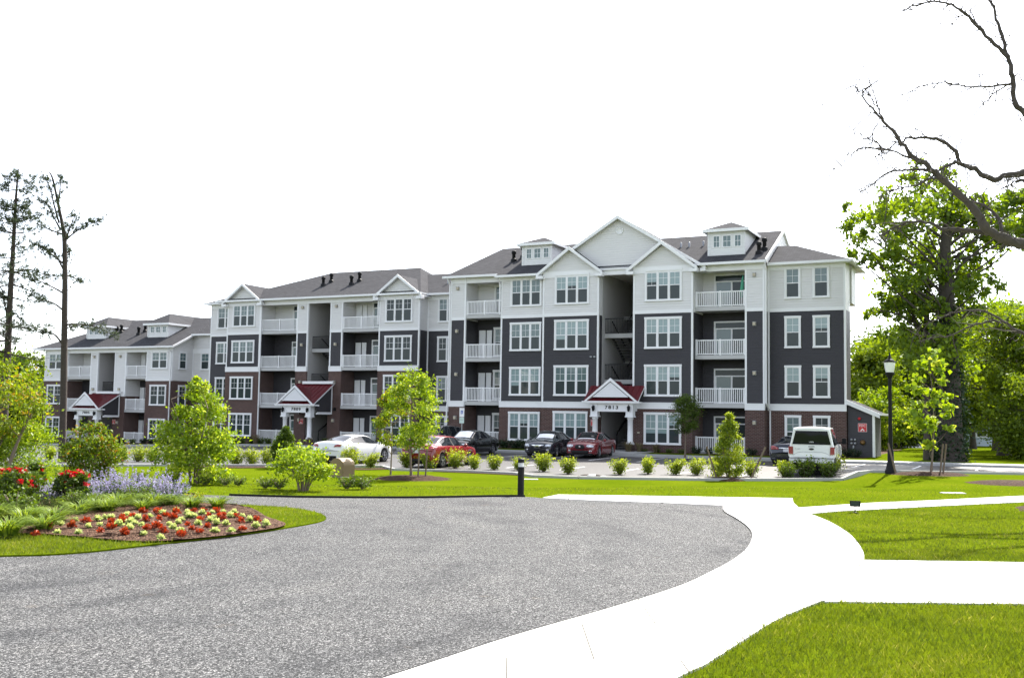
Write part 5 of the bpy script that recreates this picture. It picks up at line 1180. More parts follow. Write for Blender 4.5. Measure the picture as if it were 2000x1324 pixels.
# the tall tree with two trunks: crown clumps placed where the photograph shows masses
def tall_tree():
    Yc = 56.0; base = gz(1858, Yc); rng = np.random.default_rng(77); root = empty('broadleaf_tree', base); tag(root, 'tall old tree with a thick dark trunk and open crown, right of the building', 'tree', 'trees beyond the parking lot'); o = np.array(base)
    m = MB(); W = lambda x, y, dy=0: at(x, y, Yc+dy)-o
    trunk = [np.array([0, 0, -.2])]+[W(x, y) for x, y in ((1856, 850), (1855, 760), (1852, 660), (1848, 560), (1846, 500), (1850, 440), (1856, 390))]; trunk = catmull(trunk, 4); n = len(trunk)
    m.tube(trunk, [.72*(1.25 if i < 2 else 1)*(1-.80*i/(n-1)) for i in range(n)], 12)
    CL = []
    def add(x, y, r, k=1.0): CL.append((x, y, r, k))
    for x, y, r in [(1690, 420, 30), (1720, 410, 32), (1665, 440, 22), (1700, 460, 30), (1745, 440, 34), (1760, 400, 34), (1790, 370, 32), (1800, 420, 36), (1735, 490, 30), (1770, 500, 34), (1700, 505, 20), (1725, 520, 20), (1810, 480, 34), (1840, 400, 40), (1880, 420, 34), (1850, 450, 34), (1890, 470, 34), (1900, 500, 26), (1750, 545, 30), (1790, 570, 34), (1740, 600, 22), (1780, 625, 32), (1800, 660, 42), (1830, 690, 44), (1790, 690, 34), (1850, 640, 36), (1870, 690, 36), (1715, 605, 18), (1725, 608, 16), (1840, 350, 26), (1870, 380, 26), (1920, 440, 28), (1950, 420, 34), (1985, 440, 36), (1930, 400, 24), (1970, 380, 26), (1900, 440, 26), (1940, 470, 24), (1975, 470, 26), (2010, 450, 34), (1995, 400, 30), (2020, 400, 30), (1910, 410, 24), (1900, 540, 24), (1925, 560, 22), (1665, 500, 14), (1655, 410, 12), (1775, 345, 20), (1885, 560, 26), (1895, 610, 24), (1830, 600, 26), (1840, 530, 22), (1800, 540, 22), (1770, 660, 30), (1860, 720, 36), (1820, 730, 30)]: add(x, y, r)
    C = []; L = []
    T = np.array(trunk)
    for x, y, r in [c[:3] for c in CL]:
        c_ = W(x, y, rng.uniform(-3.2, 3.2)); rw = r/2000*Yc
        cand = T[T[:, 2] < c_[2]-.6]; b = cand[np.argmin(np.abs(cand[:, 2]-(c_[2]-.45*abs(c_[0]-T[len(T)//2, 0])-1.2)))] if len(cand) else T[2]
        mid = (b+c_)/2+rng.normal(size=3)*.35; m.tube(catmull([b, mid, c_], 4), list(np.linspace(.085, .015, 9)), 6)
        for _ in range(2): e = c_+rng.normal(size=3)*rw*.7; m.tube([mid*.3+c_*.7, e], [.03, .01], 4)
        k = int(20+330*(rw/.9)**2); sub = rng.normal(size=(max(3, k//45), 3))*rw*.62*np.array([1, 1.1, .75])+c_
        P = sub[rng.integers(0, len(sub), k)]+rng.normal(size=(k, 3))*rw*.26; C.append(P); L.append(np.clip(rng.normal(.5, .25, k)+rng.uniform(-.2, .2), 0, 1))
    m.build('trunk', M_BARK, root); C = np.concatenate(C); leaves('crown', C, .25, LF_OAK, root, rng, np.concatenate(L), up=.25, wide=.7)
    # ivy on the trunk
    k = 3200; t = rng.uniform(.06, .52, k); idx = (t*(n-1)).astype(int); a = rng.uniform(0, 6.28, k); rr = .72*(1-.75*t)+.10+rng.exponential(.12, k); P = T[idx]+np.stack([rr*np.cos(a), rr*np.sin(a), rng.uniform(-.3, .3, k)], 1)
    leaves('ivy', P, .15, LF_DARK, root, rng, up=.2, wide=.9)
tall_tree()
m = MB(); b2 = gz(1822, 57.5)
make_tree('broadleaf_tree', 'second grey trunked tree just left of the thick ivy clad trunk', 'tree', b2, 12.0, (2.0, 2.5), .62, 26, 150, .26, LF_OAK, 78, .42, None, None, 'trees beyond the parking lot', .34)
BG = [('light green rounded tree against the end wall of the nearest building', 1694, 84, 8.3, (3.6, 3.5), .08, 60, 230, .34, LF_FAR, 81, .22, .26), ('tall dark green tree behind the lamp post', 1752, 92, 10.2, (3.6, 4), .05, 70, 230, .36, LF_MID, 82, .3, .28), ('yellowish small tree right of the lean-to end', 1722, 76, 4.6, (1.9, 2), .12, 36, 170, .24, LF_LIME, 83, .12, .30),
      ('broad olive tree beyond the side lawn, behind the sapling', 1800, 100, 9.5, (4.6, 4), .34, 56, 200, .38, LF_MID, 84, .3, .26), ('big bright leaved tree filling the right edge above the side lawn', 1960, 66, 9.0, (4.6, 4.2), .34, 90, 190, .28, LF_FAR, 85, .38, .17), ('dark green tree behind the bright leaved one at the right edge', 1950, 78, 11.0, (6.0, 4), .36, 90, 150, .34, LF_OAK, 86, .4, .19), ('low leafy tree at the right edge by the kerb', 2020, 60, 5.2, (2.6, 3), .08, 60, 200, .22, LF_FAR, 87, .16, .22), ('dark tree rising behind the house beyond the side lawn', 1880, 106, 11.5, (6, 4), .05, 90, 220, .42, LF_MID, 88, .4, .24), ('round leafy tree at the far right behind the dark trunks', 1900, 88, 8.0, (3.4, 3), .30, 44, 200, .32, LF_FAR, 89, .26, .26)]
for lab, px, Y, h, rad, lo, nc, per, ls, mat, sd, tr, cl in BG: big_tree(lab, gz(px, Y), h, rad, 0, nc, per, ls, mat, sd, tr, lo=lo, clump=cl)
LT = [('green tree left of the far building, behind the bronze-yellow tree', 40, 112, 8.6, (5.5, 4), .05, 60, 220, .4, LF_FAR, 91), ('dark green tree at the left edge beyond the road', -20, 104, 8.0, (5, 4), .05, 60, 220, .4, LF_MID, 92), ('bushy green tree close to the far building corner', 72, 106, 5.4, (2.6, 3), .03, 40, 200, .34, LF_FAR, 93)]
for lab, px, Y, h, rad, lo, nc, per, ls, mat, sd in LT: big_tree(lab, gz(px, Y), h, rad, 0, nc, per, ls, mat, sd, .25, lo=lo, clump=.26, group='trees beyond the road at the left')
# far wood closing the horizon
def wood(name, X0, X1, Y0, n, h, seed):
    rng = np.random.default_rng(seed); C = []
    for i in range(n):
        x = X0+(X1-X0)*rng.uniform(); y = Y0+rng.uniform(0, 26); hh = h*rng.uniform(.7, 1.1); z0 = float(zt(x, y)); k = 520
        C.append(blob(rng, k, (x, y, z0+hh*.5), (3.4, 3, hh*.5), 1, .35))
    C = np.concatenate(C); V, Fq = leaf_quads(C, .75, rng, up=.3, wide=.75); o = link(name, np_mesh(name, V, Fq, LF_MID, attr=rng.uniform(0, 1, len(C)))); tag(o, kind='stuff')
wood('far_wood', 40, 120, 118, 60, 6.5, 95); wood('far_wood', -130, -56, 128, 40, 7.5, 96)

# ------------------------------------------------------------------ dead tree: the trunk stands just outside the right edge
def dead_tree():
    Yd = 24.5; rng = np.random.default_rng(5); base = on(14.2, 25.2); root = empty('dead_tree', base); tag(root, 'leafless grey tree reaching its bare limbs in from the right edge', 'tree'); o = np.array(base); m = MB()
    zz = lambda L: [(1500+x/1.8914, y/1.8914) for x, y in L]
    def br(L, r0, r1, d0=0., d1=0., seg=7):
        P = zz(L); n = len(P); P = [at(x, y, Yd+d0+(d1-d0)*i/(n-1))-o for i, (x, y) in enumerate(P)]; P = catmull(P, 4); n = len(P)
        # slight knots and kinks
        P = [p+rng.normal(size=3)*(.008+.022*(i/n)) for i, p in enumerate(P)]; rr = [.78*(r0+(r1-r0)*(i/(n-1))**.7)*(1+.14*rng.uniform(-1, 1)) for i in range(n)]; m.tube(P, rr, seg); return P
    tw = []
    tw.append(br([(1010, 470), (965, 430), (935, 402), (915, 385), (905, 290), (885, 210), (820, 150), (760, 75), (700, 30), (650, 8), (580, 12), (520, 28), (495, 50)], .125, .012))
    tw.append(br([(885, 210), (868, 150), (845, 70), (815, 0), (800, -60)], .07, .03, 0, .4)); tw.append(br([(897, 310), (840, 318), (760, 322), (650, 308), (570, 315), (495, 350)], .045, .007, 0, -.6)); tw.append(br([(897, 308), (830, 350), (795, 392)], .035, .01, 0, .5)); tw.append(br([(772, 88), (740, 40), (715, 58), (675, 92)], .025, .006)); br([(785, 100), (778, 112), (757, 114)], .03, .012); br([(842, 98), (800, 70), (785, 45), (820, 22)], .02, .006)
    br([(905, 290), (925, 275), (940, 300), (960, 300)], .02, .012)
    tw.append(br([(1080, 640), (1000, 630), (946, 640), (880, 650), (830, 665), (780, 635), (720, 610), (690, 560), (640, 520), (560, 508), (500, 520), (440, 550), (385, 585)], .16, .012, .6, .2))
    tw.append(br([(1120, 960), (1020, 930), (946, 903), (880, 885), (810, 850), (775, 790), (700, 710), (640, 660), (600, 620), (540, 580), (490, 525), (430, 455), (385, 405), (350, 350), (305, 315)], .23, .010, 0, -.8, 9))
    tw.append(br([(565, 600), (540, 592), (450, 555), (345, 550), (300, 575), (240, 635)], .05, .006, -.5, -1)); tw.append(br([(430, 455), (410, 410), (380, 360), (355, 325)], .03, .007, -.7, -1)); tw.append(br([(610, 632), (520, 628), (440, 640), (375, 690), (320, 716)], .055, .008, -.4, .4)); tw.append(br([(640, 655), (600, 662), (540, 685), (470, 700), (410, 738)], .05, .010, -.4, -.9))
    tw.append(br([(815, 862), (740, 850), (650, 845), (600, 825), (520, 820), (450, 850), (400, 890)], .10, .012, 0, .5)); tw.append(br([(705, 605), (690, 602), (640, 625), (600, 660)], .06, .03, .3, -.3)); tw.append(br([(862, 868), (850, 810), (800, 760), (740, 725)], .07, .03, 0, .6)); br([(560, 590), (575, 575), (595, 560)], .025, .01); br([(568, 545), (566, 510), (572, 460), (585, 400)], .012, .004); tw.append(br([(415, 548), (400, 525), (340, 500), (295, 462)], .025, .006, -.8, -1)); br([(500, 525), (495, 490), (475, 485)], .012, .006); br([(700, 620), (690, 650), (695, 680)], .02, .01); br([(685, 560), (672, 580), (690, 610)], .02, .01)
    tw.append(br([(1060, 690), (946, 668), (900, 680), (860, 700)], .06, .02, .8, 1)); tw.append(br([(1120, 1290), (946, 1235), (880, 1195), (820, 1185), (760, 1205), (660, 1240), (560, 1265)], .085, .010, 1.5, 2.2)); tw.append(br([(880, 1195), (800, 1150), (700, 1150), (620, 1185), (520, 1225)], .05, .007, 1.6, 2.4))
    for P in tw:     # broken stubs and fine crooked twigs
        for i in range(3, len(P)-1):
            for _ in range(3):
                if rng.uniform() > .66: continue
                d = rng.normal(size=3); d += (P[i]-P[i-1])/(np.linalg.norm(P[i]-P[i-1])+1e-9)*.8; d /= np.linalg.norm(d); ln = rng.exponential(.30)+.06; q = [P[i]]
                for k in range(4): d = d+rng.normal(size=3)*.35; d /= np.linalg.norm(d); q.append(q[-1]+d*ln*.3)
                m.tube(q, [.013, .011, .009, .007, .004], 4)
                if ln > .35: e = q[2]+rng.normal(size=3)*.14; m.tube([q[2], (q[2]+e)/2+rng.normal(size=3)*.02, e], [.008, .006, .004], 4)
    T = [np.array([0, 0, -.3]), np.array([.05, 0, 1.2]), np.array([.15, .1, 3.0]), np.array([.1, .1, 5.5]), np.array([.2, 0, 8.0]), np.array([-.1, 0, 10.0]), np.array([.25, .1, 12.6])]; m.tube([p+rng.normal(size=3)*.03 for p in catmull(T, 4)], [(.5-.46*i/24)*(1+.1*rng.uniform(-1, 1)) for i in range(25)], 12)
    for (x, y, r, z1) in ((1010, 470, .13, 9.0), (1080, 640, .17, 6.6), (1120, 960, .26, 3.0), (1060, 690, .07, 6.4), (1120, 1290, .10, 1.8)):
        q = zz([(x, y)])[0]; p = at(q[0], q[1], Yd)-o; t = np.array([.12, .05, z1]); m.tube([p, (p+t)/2, t], [r, r*1.1, r*1.2], 8)
    m.build('trunk', M_DEAD, root)
dead_tree(); mulch_ring(14.1, 25.0, 1.7, '', 7, 1.0); q = gnd(1990, 944); mulch_ring(at_ground(1985, 945)[0], at_ground(1985, 945)[1], 1.7, '', 8, .8)

wood('offscreen_wood', -100, -62, -8, 26, 10.0, 97); wood('offscreen_wood', -128, -96, 30, 26, 10.0, 98)  # woods out of view, added as something for the windows to mirror
OB = copy_tree(B3); OB.location = (-57, 14, 0); OB.rotation_euler = (0, 0, R(62)); tag(OB, 'pale three storey building added out of view, seen only mirrored in the ground floor windows', 'building')  # copy of the far building, put outside the frame only for window reflections

# ------------------------------------------------------------------ flower bed
def pick(protos, key, loc, s=1.0):
    o = protos if key not in used else copy_tree(protos); used.add(key); o.location = loc; o.rotation_euler = (0, 0, RND.uniform(0, 6.28)); o.scale = (s, s, s*RND.uniform(.85, 1.15)); return o
def bedding(seed, leafm, label, group, h=.17, w=.17, tiers=3, name='bedding_plant', base=None):
    rng = np.random.default_rng(seed); root = empty(name); tag(root, label, 'flower', group); C = []; A = []
    for k in range(58):
        a = rng.uniform(0, 6.28); el = rng.uniform(.15, 1.4); d = np.array([math.cos(a)*math.cos(el), math.sin(a)*math.cos(el), math.sin(el)]); C.append(d*np.array([w, w, h])*rng.uniform(.45, 1.0)+np.array([0, 0, .03])); A.append(d)
    V, Fq = leaf_quads(np.array(C), .105, rng, up=.5, wide=.55, axis=np.array(A)*1.3); link('leaves', np_mesh('leaves', V, Fq, leafm, attr=np.clip(np.array(C)[:, 2]/h+rng.normal(0, .2, len(C)), 0, 1)), root)
    C = blob(rng, 26, (0, 0, .07), (w*.8, w*.8, .06)); leaves('base_leaves', C, .09, base or LF_MID, root, rng); return root
RUST = [bedding(51+i, LF_RUST, 'rust-red leaved bedding plant in the mulch bed', 'rust-red bedding plants', .19, .17, base=LF_RUST) for i in range(2)]
CREAM = [bedding(61+i, LF_CREAM, 'cream-green bedding plant in the mulch bed', 'cream-green bedding plants', .17, .15) for i in range(2)]
z7 = lambda L: [(240+x/4.762, 920+y/4.762) for x, y in L]; z6 = lambda L: [(x/6.62, 860+y/6.62) for x, y in L]
REDS = z7([(190, 395), (90, 440), (215, 470), (10, 485), (340, 460), (400, 425), (510, 400), (470, 445), (220, 550), (310, 535), (380, 580), (20, 595), (605, 515), (720, 460), (660, 385), (745, 378), (800, 430), (870, 385), (910, 455), (1050, 430), (780, 530), (710, 580), (650, 550), (540, 615), (1100, 485), (1110, 555), (1250, 475), (320, 400), (480, 405), (930, 420)])+z6([(455, 1235), (630, 1145), (920, 1130), (1110, 1070), (1300, 1200), (1430, 1150), (1610, 1220), (1440, 1070), (1570, 1040), (1720, 1000)])
CRS = z7([(30, 430), (140, 450), (250, 430), (370, 405), (490, 390), (110, 500), (170, 515), (60, 545), (60, 490), (190, 600), (350, 640), (430, 510), (470, 545), (515, 495), (540, 565), (540, 465), (600, 405), (660, 435), (740, 405), (830, 395), (930, 395), (1000, 435), (1035, 395), (850, 455), (700, 510), (870, 500), (960, 505), (855, 575), (1005, 570), (1110, 435), (1180, 475), (1235, 530), (1330, 515), (810, 475), (610, 435)])+z6([(780, 1105), (740, 1205), (1015, 1215), (975, 1055), (1140, 1135), (1260, 1040), (1290, 1110), (1360, 1020), (1430, 1015), (1540, 1110), (1640, 980), (1670, 1150), (1780, 1010), (1690, 1080)])
for i, (x, y) in enumerate(REDS): p = gnd(x, y, .085); pick(RUST[i % 2], ('r', i % 2), (p[0], p[1], .08), RND.uniform(.46, .66))
for i, (x, y) in enumerate(CRS): p = gnd(x, y, .085); pick(CREAM[i % 2], ('c', i % 2), (p[0], p[1], .08), RND.uniform(.42, .60))
def strappy(seed, r, h, n, mat, label, group, name='daylily', wd=.014, cat='plant'):
    rng = np.random.default_rng(seed); root = empty(name); tag(root, label, cat, group); V = []; Fq = []
    for k in range(n):
        a = rng.uniform(0, 6.28); b = rng.uniform(0, .09)*r/.4; ln = r*rng.uniform(.5, 1.15); hh = h*rng.uniform(.6, 1.1); d = np.array([math.cos(a), math.sin(a), 0]); s = np.array([-math.sin(a), math.cos(a), 0])*wd*rng.uniform(.7, 1.3); i0 = len(V); p0 = d*b+np.array([rng.normal()*.03, rng.normal()*.03, 0]); S = 5
        for j in range(S+1):
            t = j/S; p = p0+d*ln*t**1.4+np.array([0, 0, hh*(1.9*t-1.15*t*t)]); q = s*(1-.85*t); V += [p-q, p+q]
        for j in range(S): Fq.append((i0+2*j, i0+2*j+1, i0+2*j+3, i0+2*j+2))
    me = np_mesh('blades', V, Fq, mat, attr=np.repeat(rng.uniform(0, 1, n), 5)); link('blades', me, root); return root
DL = [strappy(71+i, .52, .32, 170, LF_BLADE, 'arching daylily', 'daylily clumps in the flower bed') for i in range(2)]
DAY = [(15, 1045, 1.1, 'daylily clump at the front left edge of the flower bed'), (48, 1025, 1.0, 'second daylily clump from the left edge of the flower bed'), (105, 1020, 1.1, 'bright daylily clump left of the first rust-red plants'), (68, 1012, .9, 'small daylily clump between the two big left ones'), (155, 1004, 1.05, 'daylily clump behind the leftmost large rust-red plant'), (192, 997, 1.05, 'daylily clump in the middle, below the round dark shrub'), (228, 990, 1.1, 'daylily clump under the middle of the lavender drift'), (260, 986, 1.0, 'daylily clump left of the twin round green shrubs'), (300, 988, 1.1, 'daylily clump below the twin round green shrubs'), (335, 987, .95, 'daylily clump below the right end of the lavender'), (374, 992, .95, 'daylily clump below the bronze shrub'), (425, 992, .9, 'last daylily clump on the right, beside the island turf'), (25, 1005, 1.0, 'daylily clump behind the left edge clump, before the dark shrub'), (130, 990, .9, 'daylily clump beside the dark shrub under the second rose'), (85, 1035, .95, 'daylily clump nearest the front, left of the first rust-red plants'), (212, 1000, .85, 'small daylily clump just above the rust-red plants, in the middle'), (278, 996, .8, 'small daylily clump just above the cream plants'), (-15, 1020, 1.1, 'daylily clump cut by the left edge of the picture'), (175, 984, .8, 'small daylily clump touching the foot of the lavender')]
for i, (x, y, s, lab) in enumerate(DAY): p = gnd(x, y, .07); o = pick(DL[i % 2], ('d', i % 2), (p[0], p[1], .07), s); o['label'] = lab
def sage(seed):
    rng = np.random.default_rng(seed); root = empty('lavender_plant'); tag(root, 'lavender', 'flower', 'lavender drift in the flower bed'); m = MB(); C = []; B = []
    for k in range(24):
        a = rng.uniform(0, 6.28); r = .36*math.sqrt(rng.uniform()); b = np.array([r*.5*math.cos(a), r*.5*math.sin(a), 0]); e = np.array([r*1.2*math.cos(a), r*1.2*math.sin(a), rng.uniform(.22, .60)]); m.tube([b, e], [.004, .002], 3)
        for j in range(24): t = rng.uniform(.45, 1.03); C.append(b+(e-b)*t+rng.normal(size=3)*.014)
        for j in range(14): t = rng.uniform(.05, .6); B.append(b+(e-b)*t+rng.normal(size=3)*.04)
    m.build('stems', M_STEM, root); leaves('blossom', C, .030, LF_SAGE, root, rng, wide=.8); leaves('leaves', B, .075, LF_GREYG, root, rng, wide=.35); return root
SG = [sage(101), sage(102)]
SAGE = [(95, 985, 1.0, 'lavender at the left, between the two rose bushes'), (72, 978, .9, 'leftmost lavender clump, beside the big rose bush'), (118, 984, .8, 'low lavender left of the second rose bush'), (172, 972, 1.05, 'lavender touching the right side of the second rose bush'), (200, 974, 1.15, 'lavender clump above the middle daylilies'), (222, 971, 1.1, 'tall lavender clump left of centre of the drift'), (246, 973, 1.15, 'lavender clump in the centre of the drift'), (270, 972, 1.1, 'lavender clump left of the twin round green shrubs'), (292, 971, 1.05, 'lavender clump behind the twin round green shrubs'), (316, 974, 1.0, 'lavender clump right of the twin round green shrubs'), (338, 977, 1.05, 'lavender clump at the right end of the drift'), (185, 980, .9, 'short lavender before the second rose bush'), (258, 981, .9, 'short lavender in front of the drift centre'), (328, 983, .8, 'short lavender in front of the right end of the drift')]
for i, (x, y, s, lab) in enumerate(SAGE): p = gnd(x, y, .07); o = pick(SG[i % 2], ('s', i % 2), (p[0], p[1], .06), s); o['label'] = lab
RB = []
def rose(label, loc, h, rad, seed, nb):
    root = make_tree('rose_bush', label, 'rose bush', loc, h, rad, .08, 46, 85, .075, LF_MID, seed, .02, M_STEM, stems=6, clump=.26, group='red rose bushes in the flower bed'); rng = np.random.default_rng(seed); C = []
    for k in range(nb):
        a = rng.uniform(0, 6.28); r = rad*math.sqrt(rng.uniform())*1.0; z = h*(1.02-.35*(r/rad)**2*rng.uniform(.4, 1.4)); c_ = (r*math.cos(a), r*math.sin(a), z)
        if not RB: 
            q = [leaves('bloom', blob(rng, 26, (0, 0, 0), (.065, .065, .05)), .055, LF_RED, root, rng, up=.4, wide=.9) for _ in range(2)]; RB.extend(o.data for o in q); [bpy.data.objects.remove(o) for o in q]
        o = link('bloom', RB[k % 2], root, c_); s = rng.uniform(.75, 1.15); o.scale = (s, s, s); o.rotation_euler = (0, 0, rng.uniform(0, 6))
p = gnd(18, 1000, .07); rose('large red rose bush at the left edge of the flower bed', (p[0], p[1], .05), .85, .52, 111, 30); p = gnd(62, 985, .07); rose('upright red rose stem right of the large rose bush', (p[0], p[1], .05), .86, .22, 112, 12); p = gnd(140, 986, .07); rose('second red rose bush in front of the lavender', (p[0], p[1], .05), .74, .32, 113, 18)
PS = [make_shrub(121, .62, .42, 900, .045, LF_MID, 'round shrub', 'round green shrubs in the flower bed')]
for x, y, s, lab in [(30, 1012, 1.3, 'dark rounded shrub below the large rose bush'), (145, 996, 1.1, 'round dark shrub below the second rose bush'), (248, 983, .9, 'left of the twin round green shrubs by the lavender'), (272, 984, 1.1, 'right of the twin round green shrubs by the lavender')]: p = gnd(x, y, .06); o = shrub_at(x, y, s, lab, 0, PS); o.location = (p[0], p[1], .05)
PB = [make_shrub(122, .55, .36, 700, .045, LF_YEL, 'small bronze shrub at the back of the bed, right of the lavender', 'round green shrubs in the flower bed')]; p = gnd(378, 985, .06); o = shrub_at(378, 985, .9, 'small bronze shrub at the back of the bed, right of the lavender', 0, PB); o.location = (p[0], p[1], .05)

# ------------------------------------------------------------------ street furniture and small things
def lathe_obj(name, prof, mat, parent, seg=18): m = MB(); m.lathe((0, 0, 0), prof, seg); return m.build(name, mat, parent)
M_LENS = simple('frosted_globe', (.75, .76, .76), .3, var=.02)
q = at_ground(1740, 925); lp = empty('street_lamp', q); tag(lp, 'tall black street lamp with a frosted acorn globe at the lawn edge', 'street lamp')
k = 235/2000*q[1]/4.95
lathe_obj('base', [(.23*k, 0), (.23*k, .12), (.19*k, .2), (.165*k, .35), (.13*k, .5), (.12*k, .9), (.10*k, 1.0)], M_BLACK, lp); lathe_obj('pole', [(.085*k, .95), (.075*k, 2.4*k), (.07*k, 3.98*k)], M_BLACK, lp)
lathe_obj('collar', [(.08*k, 3.9*k), (.11*k, 3.95*k), (.10*k, 4.0*k), (.19*k, 4.06*k), (.17*k, 4.14*k)], M_BLACK, lp); lathe_obj('globe', [(.15*k, 4.12*k), (.20*k, 4.35*k), (.215*k, 4.55*k)], M_LENS, lp); cp = lathe_obj('cap', [(.235*k, 4.55*k), (.24*k, 4.58*k), (.15*k, 4.66*k), (.07*k, 4.72*k), (.05*k, 4.80*k), (.02*k, 4.95*k)], M_BLACK, lp)
q = gnd(1017, 968); bl = empty('bollard_light', (q[0], q[1], 0)); tag(bl, 'black cylindrical bollard light at the gravel edge', 'bollard light')
lathe_obj('post', [(.085, -.1), (.085, .76)], M_BLACK, bl, 24); lathe_obj('lens', [(.075, .76), (.075, .87)], M_LENS, bl, 24); lathe_obj('cap', [(.087, .87), (.087, .95), (.08, .965), (.02, .975)], M_BLACK, bl, 24)
m = MB()
for z in (.79, .82, .85): m.lathe((0, 0, z), [(.078, 0), (.083, .004), (.078, .008)], 24)
m.build('louvre', M_GREY, bl)
q = gnd(1670, 1001); sp = empty('spot_light', (q[0], q[1], 0), R(-15)); sp.scale = (.85, .85, .9); tag(sp, 'small black garden floodlight on a short stem beside the side path', 'floodlight')
lathe_obj('stem', [(.07, 0), (.07, .012), (.035, .02), (.016, .03), (.014, .16), (.03, .17), (.03, .20)], M_BLACK, sp, 12)
m = MB(); m.box(-.13, .13, -.075, .075, .17, .30); m.box(-.14, .14, -.085, -.07, .16, .31); m.box(-.11, .11, -.0872, -.0852, .185, .285, 1)
for i in range(7): x = -.10+.2*i/6; m.box(x-.006, x+.006, .075, .11, .18, .29)
m.build('lamp_head', [M_BLACK, M_GL_LO], sp)
q = at_ground(668, 930); M_TANBOX = simple('tan_paint', (.22, .155, .085), .5, .1, var=.05); rz = R(-32)
tb = empty('utility_box', q, rz); tag(tb, 'tan round-topped metal box standing on the lawn below the white coupe', 'utility box'); wd, dp, hh = .36, .34, .44
prof = [(-wd, 0), (wd, 0), (wd, hh)]+[(wd*math.cos(t), hh+wd*.82*math.sin(t)) for t in np.linspace(.15, math.pi-.15, 12)]+[(-wd, hh)]
m = MB(); m.prism(prof, -dp, dp); o = m.build('housing', M_TANBOX, tb); recalc(o.data); m = MB(); m.prism([(a*.93, .02+b*.955) for a, b in prof], -dp-.012, -dp-.001); o = m.build('door', M_TANBOX, tb); recalc(o.data); m = MB(); m.box(-.22, -.10, -dp-.03, -dp-.012, .36, .40); m.build('handle', M_GREY, o)
m = MB(); m.box(-wd-.12, wd+.12, -dp-.12, dp+.12, -.25, .0); m.build('concrete_pad', M_CONC, tb)
# accessible parking sign
q = at_ground(901, 884, .14); sg = empty('parking_sign', q, -ANG); tag(sg, 'blue and white accessible parking sign on a grey post before the brick pier', 'parking sign'); k = (884-797)/2000*q[1]
m = MB(); m.box(-.03, .03, -.02, .02, -.2, k-.1); m.build('post', M_GREY, sg)
m = MB(); m.box(-.16, .16, -.04, -.02, k-.55, k); m.box(-.07, .07, -.044, -.0405, k-.36, k-.16, 1); m.build('sign_panel', [M_TRIM, simple('sign_blue', (.02, .08, .42), .4, var=.03)], sg)
m = MB(); m.lathe((0, -.045, k-.29), [(.035, 0), (.035, -.004), (.022, -.004), (.022, 0)], 14, 0, 'y'); m.lathe((.0, -.045, k-.19), [(.016, 0), (.016, -.004)], 10, 0, 'y'); m.bar((0, -.047, k-.21), (.0, -.047, k-.28), .014, .004); m.bar((0, -.047, k-.27), (.04, -.047, k-.30), .012, .004); m.build('wheelchair_symbol', M_TRIM, sg)
m = MB(); m.box(-.155, .155, -.04, -.02, k-.92, k-.58); o = m.build('lower_panel', simple('pale_green_sign', (.55, .68, .62), .5, var=.05), sg); text('sign_text', 'RESERVED\nPARKING', .055, M_GREY, o, (0, -.0425, k-.72), extrude=.001)
# short post on the lawn
q = at_ground(200, 938); m = MB(); m.tube([(0, 0, -.1), (.03, 0, .30)], .03, 7); o = m.build('wooden_post', M_STAKE, None, q); tag(o, 'short leaning wooden post on the lawn behind the lavender', 'post')
# stones where the mulch ends
rs = np.random.default_rng(9)
for i, (px, py, s) in enumerate([(1142, 930, .16), (1156, 931, .2), (1168, 931, .18), (1178, 932, .12), (1130, 932, .12), (1150, 934, .1)]):
    d = rs.normal(size=(26, 3)); d /= np.linalg.norm(d, axis=1)[:, None]
    import bmesh
    b = bmesh.new(); bmesh.ops.create_icosphere(b, subdivisions=2, radius=1)
    for v in b.verts: v.co *= 1+.22*math.sin(3*v.co.x+i)*math.cos(4*v.co.y+2*i); v.co = Vector((v.co.x*s*1.4, v.co.y*s, v.co.z*s*.6))
    me = bpy.data.meshes.new('stone'); b.to_mesh(me); b.free(); me.materials.append(M_CONC if i % 2 else M_DEAD); me.polygons.foreach_set('use_smooth', [True]*len(me.polygons))
    o = link('stone', me, None, at_ground(px, py), i); tag(o, 'pale landscaping stone in the gap of the shrub row', 'stone', 'stones at the gap in the shrub row')
# flat covers in the lawn
for px, py, wx, lab in [(1861, 963, .34, 'flat pale access cover set in the right lawn'), (1036, 936, .3, 'flat pale slab in the lawn right of the bollard light')]:
    q = at_ground(px, py); m = MB(); m.box(-wx, wx, -.14, .14, -.1, .02); o = m.build('access_cover', M_PAVE, None, q); tag(o, lab, 'cover')
# house beyond the side lawn
hx = gz(1868, 104); hs = empty('house', hx, R(-12)); tag(hs, 'pale blue house half hidden behind trees beyond the side lawn', 'house')
M_PALE = lap('pale_siding', (.50, .58, .64), .2)
m = MB(); m.box(-7.2, 3.4, 0, 7, -1, 4.3); m.build('wall', M_PALE, hs); m = MB(); m.slab([(-7.6, -.4, 4.2), (3.8, -.4, 4.2), (3.8, 3.5, 5.9), (-7.6, 3.5, 5.9)], .12); m.slab([(-7.6, 3.5, 5.9), (3.8, 3.5, 5.9), (3.8, 7.4, 4.2), (-7.6, 7.4, 4.2)], .12); o = m.build('roof', [M_ROOF, M_TRIM], hs); recalc(o.data)
m = MB(); m.box(-6.3, -5.5, 1, 1.9, 3, 7.6); m.build('chimney', M_PALE, o)
for x in (-5.4, -2.8, -.2, 1.9):
    for z in (.9, 2.9): window(hs, x, x+.9, z, z+1.15, 0, 1, 2)
# overhead cable at the left
m = MB(); P = [at(-60, 704, 95), at(60, 713, 95), at(92, 716, 95)]; m.tube(catmull(P, 4), .03, 5); o = m.build('power_cable', M_BLACK); tag(o, 'thin dark overhead cable running to the far building at the left', 'cable')
